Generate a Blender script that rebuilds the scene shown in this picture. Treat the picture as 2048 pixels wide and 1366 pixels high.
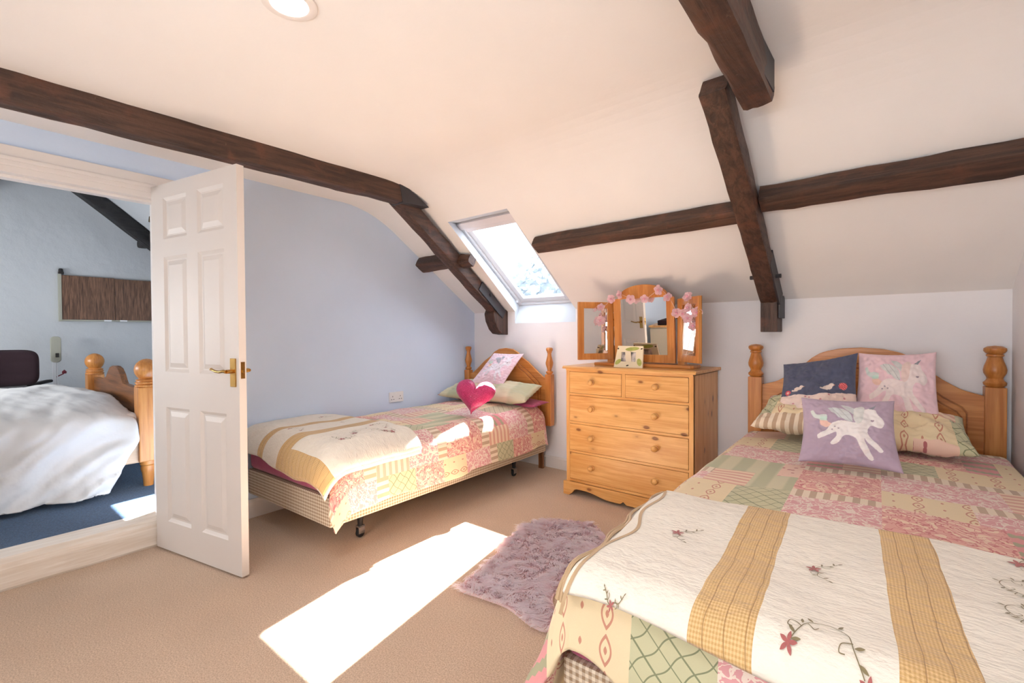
import bpy, bmesh, math, random
import numpy as np
from mathutils import Vector, Matrix, noise as mnoise
from math import sin, cos, pi, radians, hypot, exp
random.seed(7); np.random.seed(7)
for o in list(bpy.data.objects): bpy.data.objects.remove(o)
SC = bpy.context.scene
COL = SC.collection

# ------------------------------------------------------------ camera, light, exposure
def rotmat(yaw, pitch, roll):
    w = Vector((-sin(yaw)*cos(pitch), cos(yaw)*cos(pitch), sin(pitch)))
    r = Vector((cos(yaw), sin(yaw), 0)); u = r.cross(w)
    r2 = r*cos(roll)+u*sin(roll); u2 = -r*sin(roll)+u*cos(roll)
    return Matrix((r2, u2, -w)).transposed()
cam = bpy.data.cameras.new('camera'); camo = bpy.data.objects.new('camera', cam); COL.objects.link(camo)
cam.sensor_width = 36; cam.lens = 951.5/2048*36; cam.clip_start = .02
camo.matrix_world = Matrix.Translation((0, 0, 1.17)) @ rotmat(radians(39.845), radians(-.87), radians(-.34)).to_4x4()
SC.camera = camo
SC.view_settings.view_transform = 'Standard'; SC.view_settings.look = 'None'
SC.view_settings.gamma = 1; SC.view_settings.use_curve_mapping = False
SC.view_settings.exposure = 1.12
W = bpy.data.worlds.new('sky'); SC.world = W; W.use_nodes = True
bg = W.node_tree.nodes['Background']; bg.inputs[0].default_value = (.78, .88, 1, 1); bg.inputs[1].default_value = 3.0
def light(name, kind, loc, direction, energy, color, **kw):
    l = bpy.data.lights.new(name, kind); l.energy = energy; l.color = color
    for k, v in kw.items(): setattr(l, k, v)
    o = bpy.data.objects.new(name, l); COL.objects.link(o); o.location = loc
    o.rotation_euler = Vector(direction).to_track_quat('-Z', 'Y').to_euler()
    return o
light('sun', 'SUN', (0, 6, 6), (.375, -.965, -1), 50, (.96, .98, 1.0), angle=radians(.8))
# added fill lights out of view, and the visible recessed ceiling lamp
light('rear_fill', 'AREA', (-.55, -1.86, 1.0), (0, 1, .08), 16, (.86, .94, 1), shape='RECTANGLE', size=1.7, size_y=.9)  # invented fill panel behind the camera; no rear window is built
light('ceiling_fill', 'AREA', (-.35, -.8, 1.3), (.1, .6, 1), 7, (.9, .96, 1), shape='DISK', size=.5)  # added upward fill to brighten the ceiling, no lamp stands here
for lx, ly in ((-1.478, .705), (-.2, -.45)):  # first sits in the visible downlight, second is an added fill without fitting
    light('downlight_and_fill', 'SPOT', (lx, ly, 2.17), (0, 0, -1), 13, (.96, .97, 1), spot_size=radians(165), spot_blend=1, shadow_soft_size=.07)

# ------------------------------------------------------------ shader expression helper
def lin(c):
    return tuple((x/12.92 if x <= .04045 else ((x+.055)/1.055)**2.4) for x in c)
def C(r, g, b): return lin((r/255, g/255, b/255))
class M:
    cur = None
    def __init__(s, name):
        s.m = bpy.data.materials.new(name); s.m.use_nodes = True; s.t = s.m.node_tree; s.n = s.t.nodes
        s.b = s.n['Principled BSDF']; M.cur = s
    def node(s, kind, **kw):
        n = s.n.new(kind)
        for k, v in kw.items(): setattr(n, k, v)
        return n
class X:
    def __init__(s, sock): s.s = sock
    def __add__(a, b): return mth('ADD', a, b)
    __radd__ = __add__
    def __sub__(a, b): return mth('SUBTRACT', a, b)
    def __rsub__(a, b): return mth('SUBTRACT', b, a)
    def __mul__(a, b): return mth('MULTIPLY', a, b)
    __rmul__ = __mul__
    def __truediv__(a, b): return mth('DIVIDE', a, b)
def put(v, inp):
    if isinstance(v, X): M.cur.t.links.new(v.s, inp)
    else:
        if hasattr(inp.default_value, '__len__'):
            v = tuple(v); inp.default_value = v+(1,) if len(inp.default_value) == 4 and len(v) == 3 else v
        else: inp.default_value = v
def mth(op, *a):
    n = M.cur.node('ShaderNodeMath', operation=op)
    for i, v in enumerate(a): put(v, n.inputs[i])
    return X(n.outputs[0])
def fsin(a): return mth('SINE', a)
def frac(a): return mth('FRACT', a)
def fabs(a): return mth('ABSOLUTE', a)
def lt(a, b): return mth('LESS_THAN', a, b)
def gt(a, b): return mth('GREATER_THAN', a, b)
def fmax(a, b): return mth('MAXIMUM', a, b)
def fmin(a, b): return mth('MINIMUM', a, b)
def sqrt(a): return mth('SQRT', a)
def band(a, lo, hi): return gt(a, lo)*lt(a, hi)
def sstep(a, lo, hi, o0=0., o1=1.):
    n = M.cur.node('ShaderNodeMapRange'); n.interpolation_type = 'SMOOTHSTEP'
    for i, v in enumerate((a, lo, hi, o0, o1)): put(v, n.inputs[i])
    return X(n.outputs[0])
def mix(f, a, b):
    n = M.cur.node('ShaderNodeMix', data_type='RGBA'); put(f, n.inputs[0]); put(a, n.inputs[6]); put(b, n.inputs[7])
    return X(n.outputs[2])
def vec(x, y, z=0.):
    n = M.cur.node('ShaderNodeCombineXYZ'); put(x, n.inputs[0]); put(y, n.inputs[1]); put(z, n.inputs[2]); return X(n.outputs[0])
def xyz(v):
    n = M.cur.node('ShaderNodeSeparateXYZ'); M.cur.t.links.new(v.s, n.inputs[0]); return [X(o) for o in n.outputs]
def coord(kind='Object'):
    return X(M.cur.node('ShaderNodeTexCoord').outputs[kind])
def scl(v, s):
    n = M.cur.node('ShaderNodeVectorMath', operation='MULTIPLY'); put(v, n.inputs[0]); put(s, n.inputs[1]); return X(n.outputs[0])
def noise(v, scale, detail=2., rough=.5, dist=0.):
    n = M.cur.node('ShaderNodeTexNoise'); put(v, n.inputs['Vector'])
    for k, q in (('Scale', scale), ('Detail', detail), ('Roughness', rough), ('Distortion', dist)): put(q, n.inputs[k])
    return X(n.outputs[0])
def voro(v, scale, feature='F1', out='Distance', rnd=1.):
    n = M.cur.node('ShaderNodeTexVoronoi', feature=feature); put(v, n.inputs['Vector']); put(scale, n.inputs['Scale']); put(rnd, n.inputs['Randomness'])
    return X(n.outputs[out])
def attr(name):
    n = M.cur.node('ShaderNodeAttribute', attribute_name=name); return X(n.outputs['Color'])
def bump(h, dist=.01, strength=1.):
    n = M.cur.node('ShaderNodeBump'); put(h, n.inputs['Height']); put(dist, n.inputs['Distance']); put(strength, n.inputs['Strength'])
    return X(n.outputs[0])
def fin(col, rough=.6, bmp=None, metal=0., sheen=0., spec=.5, **kw):
    c = M.cur; put(col, c.b.inputs['Base Color']); put(rough, c.b.inputs['Roughness']); put(metal, c.b.inputs['Metallic'])
    put(spec, c.b.inputs['Specular IOR Level'])
    if sheen: put(sheen, c.b.inputs['Sheen Weight'])
    if bmp is not None: put(bmp, c.b.inputs['Normal'])
    for k, v in kw.items(): put(v, c.b.inputs[k.replace('_', ' ')])
    return c.m

MAT = {}
def translucent(k=.5):
    c = M.cur; t = c.node('ShaderNodeBsdfTranslucent'); c.t.links.new(c.b.inputs['Base Color'].links[0].from_socket, t.inputs[0])
    x = c.node('ShaderNodeMixShader'); x.inputs[0].default_value = k; c.t.links.new(c.b.outputs[0], x.inputs[1]); c.t.links.new(t.outputs[0], x.inputs[2])
    c.t.links.new(x.outputs[0], c.n['Material Output'].inputs[0])
def plaster(name, col, b=.004):
    M(name); o = coord(); n = noise(o, 3, 3); f = noise(o, 60, 3)
    return fin(mix(n, tuple(x*.97 for x in col), tuple(min(1, x*1.03) for x in col)), .85, bump(n*2+f*.12, b), spec=.25)
MAT['ceiling'] = plaster('warm_white_ceiling_paint', C(243, 239, 236))
MAT['wall'] = plaster('off_white_wall_paint', C(244, 241, 243))
MAT['blue'] = plaster('pale_blue_wall_paint', C(216, 231, 252))
MAT['farwall'] = plaster('bluish_white_rough_wall', C(204, 206, 208), .012)
MAT['reveal'] = plaster('white_reveal_paint', C(206, 208, 212), .002)
def gloss(name, col, r=.35):
    M(name); n = noise(coord(), 8, 2); return fin(mix(n, tuple(x*.98 for x in col), col), r, bump(n, .0008))
MAT['white'] = gloss('white_gloss_paint', C(240, 232, 226), .32)
MAT['windowwhite'] = gloss('window_frame_paint', C(206, 204, 206), .5)
MAT['doorwhite'] = gloss('white_satin_door_paint', C(216, 206, 198), .5)
MAT['plastic'] = gloss('white_plastic', C(240, 240, 242), .3)
MAT['beige_plastic'] = gloss('beige_plastic', C(178, 176, 160), .5)
MAT['black'] = gloss('black_metal', C(38, 34, 34), .35)
MAT['rubber'] = gloss('black_rubber', C(24, 24, 26), .6)
MAT['red'] = gloss('dark_red_plastic', C(120, 30, 45), .5)
MAT['iron'] = gloss('dark_iron_plate', C(52, 50, 54), .5)
MAT['wire'] = gloss('pale_garland_cord', C(225, 185, 160), .6)
def metal(name, col, r):
    M(name); n = noise(coord(), 30, 2); return fin(mix(n, tuple(x*.8 for x in col), col), r, None, 1.)
MAT['brass'] = metal('polished_brass', C(206, 160, 88), .22)
MAT['chrome'] = metal('chrome', C(200, 200, 205), .2)
M('mirror_glass'); MAT['mirror'] = fin(C(238, 240, 238), .01, None, 1.)
M('window_glass')
for n in list(M.cur.n):
    if n.type == 'BSDF_PRINCIPLED': M.cur.n.remove(n)
_g = M.cur.node('ShaderNodeBsdfGlass'); _g.inputs['IOR'].default_value = 1.45; _g.inputs['Roughness'].default_value = 0
_t = M.cur.node('ShaderNodeBsdfTransparent'); _x = M.cur.node('ShaderNodeMixShader'); _x.inputs[0].default_value = .06
_gl = M.cur.node('ShaderNodeBsdfGlossy'); _gl.inputs['Roughness'].default_value = .02
M.cur.t.links.new(_t.outputs[0], _x.inputs[1]); M.cur.t.links.new(_gl.outputs[0], _x.inputs[2])
M.cur.t.links.new(_x.outputs[0], M.cur.n['Material Output'].inputs[0]); M.cur.n.remove(_g); MAT['glass'] = M.cur.m
M('lamp_glow'); M.cur.b.inputs['Emission Color'].default_value = (1, .96, .9, 1); M.cur.b.inputs['Emission Strength'].default_value = 6; MAT['glow'] = fin((1, 1, 1), .4)

def wood(name, c0, c1, axis, knots=True, rough=.38, gs=1., dark=C(120, 62, 22)):
    """axis: index of the grain direction in object space"""
    M(name); o = coord(); s = [14*gs]*3; s[axis] = 1.1*gs
    g = noise(scl(o, s), 2.2, 4, .6, .6)
    s2 = [60*gs]*3; s2[axis] = 1.6*gs; g2 = noise(scl(o, s2), 2, 2)
    col = mix(sstep(g*.72+g2*.28, .32, .68), c0, c1)
    b = g2*.5
    if knots:
        s3 = {0: [6., .7, 12.], 1: [12., 6., .7], 2: [.9, 12., 5.5]}[axis]
        v = voro(scl(o, s3), 1.); w = voro(scl(o, s3), 1., out='Color')
        on = gt(xyz(w)[0], .3)
        k = sstep(v, .09, .17, 1., 0.)*on; h = sstep(v, .1, .32, 1., 0.)*on
        col = mix(h*.35, col, tuple(x*.72 for x in c0)); col = mix(k*.85, col, dark)
        b = b - k
    return fin(col, rough, bump(b, .0012), Coat_Weight=.15, Coat_Roughness=.2)
P0, P1 = C(214, 150, 78), C(238, 186, 116)
for i, a in enumerate('xyz'):
    MAT['pine_'+a] = wood('honey_pine_'+a, P0, P1, i)
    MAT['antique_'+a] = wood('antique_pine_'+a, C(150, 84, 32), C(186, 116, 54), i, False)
    MAT['oak_'+a] = wood('golden_pine_'+a, C(186, 112, 48), C(216, 148, 78), i, False)
    MAT['brown_'+a] = wood('brown_footboard_'+a, C(96, 58, 30), C(150, 94, 50), i, False)
M('walnut_laminate'); _o = coord(); _n = noise(scl(_o, (40, 40, 2.2)), 2.5, 4, .6, .8)
MAT['laminate'] = fin(mix(sstep(_n, .35, .65), C(84, 58, 44), C(140, 102, 78)), .5)
def beamwood(name, c0, c1, c2, axis):
    M(name); o = coord(); s = [22.]*3; s[axis] = 1.5
    g = noise(scl(o, s), 1.6, 5, .65, .5); n = noise(o, 7, 4, .6); w = noise(o, 38, 3)
    col = mix(sstep(g, .35, .7), c0, c1); col = mix(sstep(n, .52, .72), col, c2)
    col = mix(sstep(w, .70, .78)*.5, col, C(120, 96, 80))
    return fin(col, .55, bump(g+n*.6+w*.4, .006))
for i, a in enumerate('xyz'):
    MAT['beam_'+a] = beamwood('dark_stained_oak_'+a, C(56, 38, 30), C(92, 64, 50), C(98, 62, 46), i)
    MAT['darkbeam_'+a] = beamwood('blackened_beam_'+a, C(22, 20, 20), C(40, 36, 36), C(46, 42, 42), i)
def carpet(name, a, b, sc=260):
    M(name); o = coord(); f = noise(o, sc*.7, 4, .8); g = noise(o, 700, 2); l = noise(o, 5, 3)
    col = mix(sstep(f, .38, .62), a, b); col = mix(l*.3, col, tuple(x*.86 for x in a))
    return fin(col, .95, bump(f+g*.6, .0035), sheen=.25, spec=.1)
MAT['carpet'] = carpet('beige_carpet', C(200, 166, 136), C(242, 214, 186))
MAT['bluecarpet'] = carpet('blue_carpet', C(30, 62, 96), C(64, 100, 136), 160)

def cloth_bump(o, extra=None, d=.0015):
    w = noise(o, 500, 1); n = noise(o, 9, 3, .55)
    h = w*.25+n*3
    if extra is not None: h = h+extra
    return bump(h, d)
def plaincloth(name, c, rough=.8, sheen=.2, v=.94):
    M(name); o = coord(); n = noise(o, 12, 3); return fin(mix(n, tuple(x*v for x in c), c), rough, cloth_bump(o), sheen=sheen, spec=.2)
MAT['magenta'] = plaincloth('magenta_sheet_cotton', C(178, 78, 112))
MAT['sheet'] = plaincloth('white_sheet_cotton', C(232, 228, 224))
MAT['maroon'] = plaincloth('dark_maroon_upholstery', C(52, 34, 40))
MAT['navy'] = plaincloth('navy_cushion_backing', C(92, 96, 116))
MAT['seam'] = plaincloth('cream_binding', C(236, 222, 196))
MAT['taupebind'] = plaincloth('taupe_binding', C(196, 166, 130))
MAT['thread'] = plaincloth('sage_thread', C(138, 124, 92))
MAT['threadred'] = plaincloth('dusky_rose_thread', C(176, 104, 100))
MAT['petal'] = plaincloth('pink_fabric_petal', C(252, 218, 224), .7, .3); translucent(.45)
MAT['petal2'] = plaincloth('deeper_pink_fabric_centre', C(228, 160, 176), .7, .3)
def gingham(name, c0, c1, s=.018):
    M(name); u, v, _ = xyz(coord('UV'))
    a = lt(frac(u/s), .5); b = lt(frac(v/s), .5)
    return fin(mix((a+b)*.5, c0, c1), .85, bump(noise(coord(), 400, 1), .001), spec=.2)
MAT['ging'] = gingham('beige_check_divan_fabric', C(232, 218, 196), C(168, 140, 112))

def patchwork():
    M('patchwork_duvet_cotton'); U, V, _ = xyz(coord('UV')); U = U/1.3; V = V/1.3
    RU, RV = .86, .74
    u = frac(U/RU)*RU; v = frac(V/RV)*RV; uv = vec(U, V)
    nz = noise(uv, 22, 2, .5, 1.2); n2 = noise(uv, 42, 2, .5, .8); n3 = noise(uv, 6, 2)
    white = C(240, 222, 208)
    # pink scroll
    scroll = fmax(lt(fabs(nz-.5), .028), lt(fabs(n2-.5), .035))
    P = mix(scroll, C(222, 160, 162), white)
    # salmon paisley rings
    ring = lt(frac(noise(uv, 9, 1, .4, .8)*9), .38)
    S = mix(ring, C(230, 172, 160), C(242, 214, 188)); S = mix(lt(fabs(n2-.5), .03), S, C(206, 120, 120))
    # cream with ovals and dots
    cu = frac(u/.05)-.5; cv = frac(v/.062)-.5
    par = gt(frac(mth('FLOOR', u/.05)*.5), .25)
    ro = fabs(cu)*.75+sqrt(cu*cu*.7+cv*cv)*.72
    ov = band(ro, .24, .33)*par + lt(ro, .09)
    Cc = mix(ov, C(236, 216, 176), C(204, 142, 118))
    # sage with diagonal lattice
    wv = fsin((u+v)*70.)*.10
    l1 = lt(fabs(frac((u+v)/.042+wv)-.5), .042); l2 = lt(fabs(frac((u-v)/.042+wv)-.5), .042)
    G = mix(fmax(l1, l2), C(200, 198, 160), C(128, 136, 104))
    T = mix(lt(frac(u/.032), .5), C(238, 222, 198), C(196, 168, 140))
    T2 = mix(lt(frac(v/.032), .5), C(240, 214, 186), C(222, 170, 150))
    Wd = mix(sstep(fsin(u*2*pi/.085), -.4, .4), C(186, 188, 152), C(212, 206, 172))
    zz = lt(fabs(frac(v/.055)-.5), fabs(frac(u/.018)-.5)*.25+.24)
    R = mix(zz, C(170, 166, 134), C(224, 152, 152))
    D = mix(gt(voro(uv, 40), .3), C(190, 110, 110), C(240, 204, 184))
    col = mix(0., C(226, 190, 160), C(226, 190, 160))
    rects = [(0, .26, 0, .19, P), (.26, .36, 0, .19, T2), (.36, .60, 0, .19, Wd), (.60, .66, 0, .19, D), (.66, .86, 0, .13, S), (.66, .86, .13, .19, T),
             (0, .24, .19, .25, T), (0, .14, .25, .40, G), (.14, .40, .25, .40, Cc), (.24, .40, .19, .25, T), (.40, .66, .19, .37, P), (.66, .76, .19, .37, R), (.76, .86, .19, .37, T2),
             (0, .22, .40, .58, S), (.22, .30, .40, .58, R), (.30, .52, .40, .58, Cc), (.52, .66, .37, .58, G), (.66, .86, .37, .55, P), (.40, .52, .37, .40, D), (.66, .86, .55, .61, T),
             (0, .18, .58, .74, Cc), (.18, .42, .58, .68, P), (.18, .42, .68, .74, T), (.42, .54, .58, .74, T2), (.54, .66, .58, .74, Wd), (.66, .86, .61, .74, S)]
    for a, b, c, d, pat in rects:
        col = mix(band(u, a, b)*band(v, c, d), col, pat)
    col = mix(n3*.12, col, C(216, 180, 160))
    return fin(col, .8, cloth_bump(coord()), sheen=.2, spec=.2)
MAT['patch'] = patchwork()

def quilt(name, bands, hem=None):
    """cream quilt; bands = list of (u0,u1) tan checked strips, hem = (umin, vmax) tan border at the foot"""
    M(name); U, V, _ = xyz(coord('UV')); wob = (noise(vec(U, V), 5, 2)-.5)*.018; u = U+wob
    f = None
    for a, b in bands:
        k = band(u, a, b); f = k if f is None else fmax(f, k)
    if hem:
        for (ua, ub, va, vb) in hem: f = fmax(f, band(u, ua, ub)*band(V+(U-ua)*0., va, vb))
    chk = (lt(frac(U/.006), .5)+lt(frac(V/.006), .5))*.5
    tan = mix(chk, C(200, 160, 104), C(226, 192, 140))
    seam = lt(fabs(frac(u/.036+noise(vec(U, V), 9, 2)*.3)-.5), .03)
    tan = mix(seam*.7, tan, C(158, 118, 72))
    cr = mix(noise(vec(U, V), 30, 3), C(234, 224, 208), C(242, 234, 220))
    puck = voro(vec(U*1., V), 34, 'SMOOTH_F1')*1.2+noise(vec(U, V*2.2), 60, 3)*.8
    return fin(mix(f, cr, tan), .85, bump(puck - seam*f*.6, .005), sheen=.25, spec=.15)

# ------------------------------------------------------------ mesh helpers
def props(o, label=None, cat=None, group=None, kind=None):
    if label: o['label'] = label
    if cat: o['category'] = cat
    if group: o['group'] = group
    if kind: o['kind'] = kind
    return o
def empty(name, loc=(0, 0, 0), rz=0., label=None, cat=None, group=None, kind=None):
    o = bpy.data.objects.new(name, None); COL.objects.link(o); o.location = loc; o.rotation_euler = (0, 0, rz)
    o.empty_display_size = .05
    return props(o, label, cat, group, kind)
def mesh(name, V, F, mat, parent=None, smooth=False, uv=None, col=None, **pp):
    me = bpy.data.meshes.new(name); me.from_pydata([tuple(map(float, v)) for v in V], [], [tuple(f) for f in F])
    me.validate(clean_customdata=False)
    if smooth: me.polygons.foreach_set('use_smooth', [True]*len(me.polygons))
    if uv is not None:
        L = me.uv_layers.new(name='UVMap'); idx = np.empty(len(me.loops), int); me.loops.foreach_get('vertex_index', idx)
        L.data.foreach_set('uv', np.asarray(uv, float)[idx].ravel())
    if col is not None:
        a = me.color_attributes.new('Col', 'FLOAT_COLOR', 'POINT'); a.data.foreach_set('color', np.asarray(col, float).ravel())
    me.materials.append(MAT[mat] if isinstance(mat, str) else mat)
    o = bpy.data.objects.new(name, me); COL.objects.link(o)
    if parent: o.parent = parent
    return props(o, **pp)
class B:
    """collects simple solids into one mesh"""
    def __init__(s): s.V = []; s.F = []
    def add(s, V, F):
        n = len(s.V); s.V += [Vector(v) for v in V]; s.F += [tuple(i+n for i in f) for f in F]; return s
    def box(s, x0, x1, y0, y1, z0, z1):
        return s.add([(x0, y0, z0), (x1, y0, z0), (x1, y1, z0), (x0, y1, z0), (x0, y0, z1), (x1, y0, z1), (x1, y1, z1), (x0, y1, z1)],
                     [(0, 3, 2, 1), (4, 5, 6, 7), (0, 1, 5, 4), (1, 2, 6, 5), (2, 3, 7, 6), (3, 0, 4, 7)])
    def quad(s, *p): return s.add(p, [tuple(range(len(p)))])
    def bar(s, p0, p1, side, up, w, h, w1=None, h1=None):
        """bar from p0 to p1 (centre line), section w along side, h along up"""
        p0, p1, side, up = map(Vector, (p0, p1, side, up)); w1 = w1 or w; h1 = h1 or h; V = []
        for p, a, b in ((p0, w/2, h/2), (p1, w1/2, h1/2)): V += [p-side*a-up*b, p+side*a-up*b, p+side*a+up*b, p-side*a+up*b]
        return s.add(V, [(3, 2, 1, 0), (4, 5, 6, 7), (0, 1, 5, 4), (1, 2, 6, 5), (2, 3, 7, 6), (3, 0, 4, 7)])
    def prism(s, pts, y0, y1, ax='xz'):
        f = {'xz': lambda a, b, y: (a, y, b), 'xy': lambda a, b, y: (a, b, y), 'yz': lambda a, b, y: (y, a, b)}[ax]
        n = len(pts); V = [f(a, b, y0) for a, b in pts]+[f(a, b, y1) for a, b in pts]
        return s.add(V, [tuple(range(n)), tuple(range(2*n-1, n-1, -1))]+[(i, i+n, (i+1) % n+n, (i+1) % n) for i in range(n)])
    def lathe(s, prof, c=(0, 0, 0), n=20, axis='z'):
        c = Vector(c); V = []; m = len(prof)
        for r, z in prof:
            for k in range(n):
                a = 2*pi*k/n; p = (r*cos(a), r*sin(a), z)
                if axis == 'y': p = (r*cos(a), z, r*sin(a))
                if axis == 'x': p = (z, r*cos(a), r*sin(a))
                V.append(c+Vector(p))
        F = [(i*n+k, i*n+(k+1) % n, (i+1)*n+(k+1) % n, (i+1)*n+k) for i in range(m-1) for k in range(n)]
        F += [tuple(range(n-1, -1, -1)), tuple((m-1)*n+k for k in range(n))]
        return s.add(V, F)
    def tube(s, pts, r, n=8, r1=None):
        pts = [Vector(p) for p in pts]; V = []; m = len(pts)
        for i, p in enumerate(pts):
            t = (pts[min(i+1, m-1)]-pts[max(i-1, 0)]).normalized()
            a = t.orthogonal().normalized() if i == 0 else (a-t*a.dot(t)).normalized(); b = t.cross(a)
            rr = r if r1 is None else r+(r1-r)*i/(m-1)
            V += [p+(a*cos(2*pi*k/n)+b*sin(2*pi*k/n))*rr for k in range(n)]
        F = [(i*n+k, i*n+(k+1) % n, (i+1)*n+(k+1) % n, (i+1)*n+k) for i in range(m-1) for k in range(n)]
        F += [tuple(range(n-1, -1, -1)), tuple((m-1)*n+k for k in range(n))]
        return s.add(V, F)
    def build(s, name, mat, parent=None, bevel=0., smooth=False, seg=2, boxuv=False, **pp):
        me = bpy.data.meshes.new(name); bm = bmesh.new(); vs = [bm.verts.new(v) for v in s.V]
        for f in s.F:
            try: bm.faces.new([vs[i] for i in f])
            except ValueError: pass
        bmesh.ops.recalc_face_normals(bm, faces=bm.faces)
        if bevel:
            ed = [e for e in bm.edges if len(e.link_faces) == 2 and e.calc_face_angle(0) > .5]
            bmesh.ops.bevel(bm, geom=ed, offset=bevel, segments=seg, affect='EDGES', profile=.6, clamp_overlap=True)
        if smooth:
            for f in bm.faces: f.smooth = True
        if boxuv:
            L = bm.loops.layers.uv.new('UVMap')
            for f in bm.faces:
                n = f.normal; k = max(range(3), key=lambda i: abs(n[i]))
                for l in f.loops:
                    c = l.vert.co; l[L].uv = ((c.y, c.z), (c.x, c.z), (c.x, c.y))[k]
        bm.to_mesh(me); bm.free(); me.materials.append(MAT[mat] if isinstance(mat, str) else mat)
        if smooth:
            try: me.set_sharp_from_angle(angle=radians(38))
            except Exception: pass
        o = bpy.data.objects.new(name, me); COL.objects.link(o)
        if parent: o.parent = parent
        return props(o, **pp)
def struct(name, b, mat, parent=None, **k):
    return b.build(name, mat, parent, kind=None if parent else 'structure', **k)
def grid_faces(nu, nv, off=0):
    return [(off+j*nu+i, off+j*nu+i+1, off+(j+1)*nu+i+1, off+(j+1)*nu+i) for j in range(nv-1) for i in range(nu-1)]
def hewn(name, p0, p1, side, up, w, h, mat, parent=None, seg=14, amp=.006, seed=0, bow=None, w1=None, h1=None, **pp):
    """a hand-hewn beam: subdivided bar with wavering edges"""
    p0, p1, side, up = Vector(p0), Vector(p1), Vector(side).normalized(), Vector(up).normalized()
    w1 = w1 or w; h1 = h1 or h; V = []; F = []; m = 6
    per = []
    for (a, b), (c, d) in (((-1, -1), (1, -1)), ((1, -1), (1, 1)), ((1, 1), (-1, 1)), ((-1, 1), (-1, -1))):
        for k in range(m): t = k/m; per.append((a+(c-a)*t, b+(d-b)*t))
    n = len(per)
    for i in range(seg+1):
        t = i/seg; c = p0.lerp(p1, t)
        if bow: c = c+Vector(bow)*(4*t*(1-t))
        for (a, b) in per:
            # chamfered arris
            q = .93 if abs(a) > .95 and abs(b) > .95 else 1
            nn = mnoise.noise(Vector((a*2+seed*3.1, b*2, t*seg*.55)))*amp + mnoise.noise(Vector((a*9+seed, b*9, t*seg*2.1)))*amp*.5
            V.append(c+side*(a*q*((w+(w1-w)*t)/2)+a*nn)+up*(b*q*((h+(h1-h)*t)/2)+b*nn))
    F = [(i*n+k, i*n+(k+1) % n, (i+1)*n+(k+1) % n, (i+1)*n+k) for i in range(seg) for k in range(n)]
    F += [tuple(range(n-1, -1, -1)), tuple(seg*n+k for k in range(n))]
    return B().add(V, F).build(name, mat, parent, smooth=True, **pp)

# ------------------------------------------------------------ room shell
ZC, YB, ZK = 2.20, 3.42, 1.381          # flat ceiling, back wall, top of the knee wall
YS = 2.15; SL = (ZC-ZK)/(YB-YS)         # crease, slope
YR, YR2 = -1.9, -.63                    # rear wall and rear crease
def XL(y): return -3.205-.042*(y-.15)   # left wall is a little out of square
def XR(y): return .395+.03*(YB-y)
RC = .26                                # rounded crease
def zs(y):
    d = y-YS
    return ZC if d < -RC else ZC-SL*(d+RC)**2/(4*RC) if d < RC else ZC-SL*d
YCR = [YS-RC+2*RC*k/8 for k in range(9)]
b = B(); b.quad((XL(YR)-.05, YR, 0), (XR(YR), YR, 0), (XR(YB)+.02, YB+.02, 0), (XL(YB)-.05, YB+.02, 0)); struct('floor', b, 'carpet')
# back wall with the cut for the roof window sill
sx0, sx1, sz = -2.815, -2.155, 1.272
b = B(); b.quad((XL(YB)-.03, YB, 0), (XR(YB)+.02, YB, 0), (XR(YB)+.02, YB, sz), (XL(YB)-.03, YB, sz))
b.quad((XL(YB)-.03, YB, sz), (sx0, YB, sz), (sx0, YB, ZK), (XL(YB)-.03, YB, ZK)); b.quad((sx1, YB, sz), (XR(YB)+.02, YB, sz), (XR(YB)+.02, YB, ZK), (sx1, YB, ZK))
struct('wall_back', b, 'wall')
# right wall
def prof(y0, y1):
    pts = [(y0, 0), (y1, 0)]
    if y1 > YS: pts += [(y1, zs(y1))]+[(q, zs(q)) for q in YCR[::-1]]
    if y0 < YR2: pts += [(YR2, ZC), (y0, ZC-SL*(YR2-y0))]
    return pts
b = B(); _P = prof(YR, YB); b.add([(XR(y), y, z) for y, z in _P], [tuple(range(len(_P)))]); struct('wall_right', b, 'wall')
# left wall with doorway (doorway y -.03 .. .735, z up to 1.955)
DY0, DY1, DZ = -.03, .786, 1.952
b = B()
for y0, y1 in ((YR, DY0), (DY1, YB)):
    P = prof(y0, y1)
    if y1 == DY0: P = [(YR, 0), (DY0, 0), (DY0, ZC), (YR2, ZC), (YR, ZC-SL*(YR2-YR))]
    else: P = [(DY1, 0), (YB, 0), (YB, ZK)]+[(q, zs(q)) for q in YCR[::-1]]+[(DY1, ZC)]
    b.add([(XL(y), y, z) for y, z in P], [tuple(range(len(P)))])
b.add([(XL(y), y, z) for y, z in ((DY0, DZ), (DY1, DZ), (DY1, ZC), (DY0, ZC))], [(0, 1, 2, 3)])
struct('wall_left', b, 'blue')
b = B(); b.quad((XL(YR), YR, 0), (XR(YR), YR, 0), (XR(YR), YR, ZC-SL*(YR2-YR)), (XL(YR), YR, ZC-SL*(YR2-YR))); struct('wall_rear', b, 'ceiling')
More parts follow.
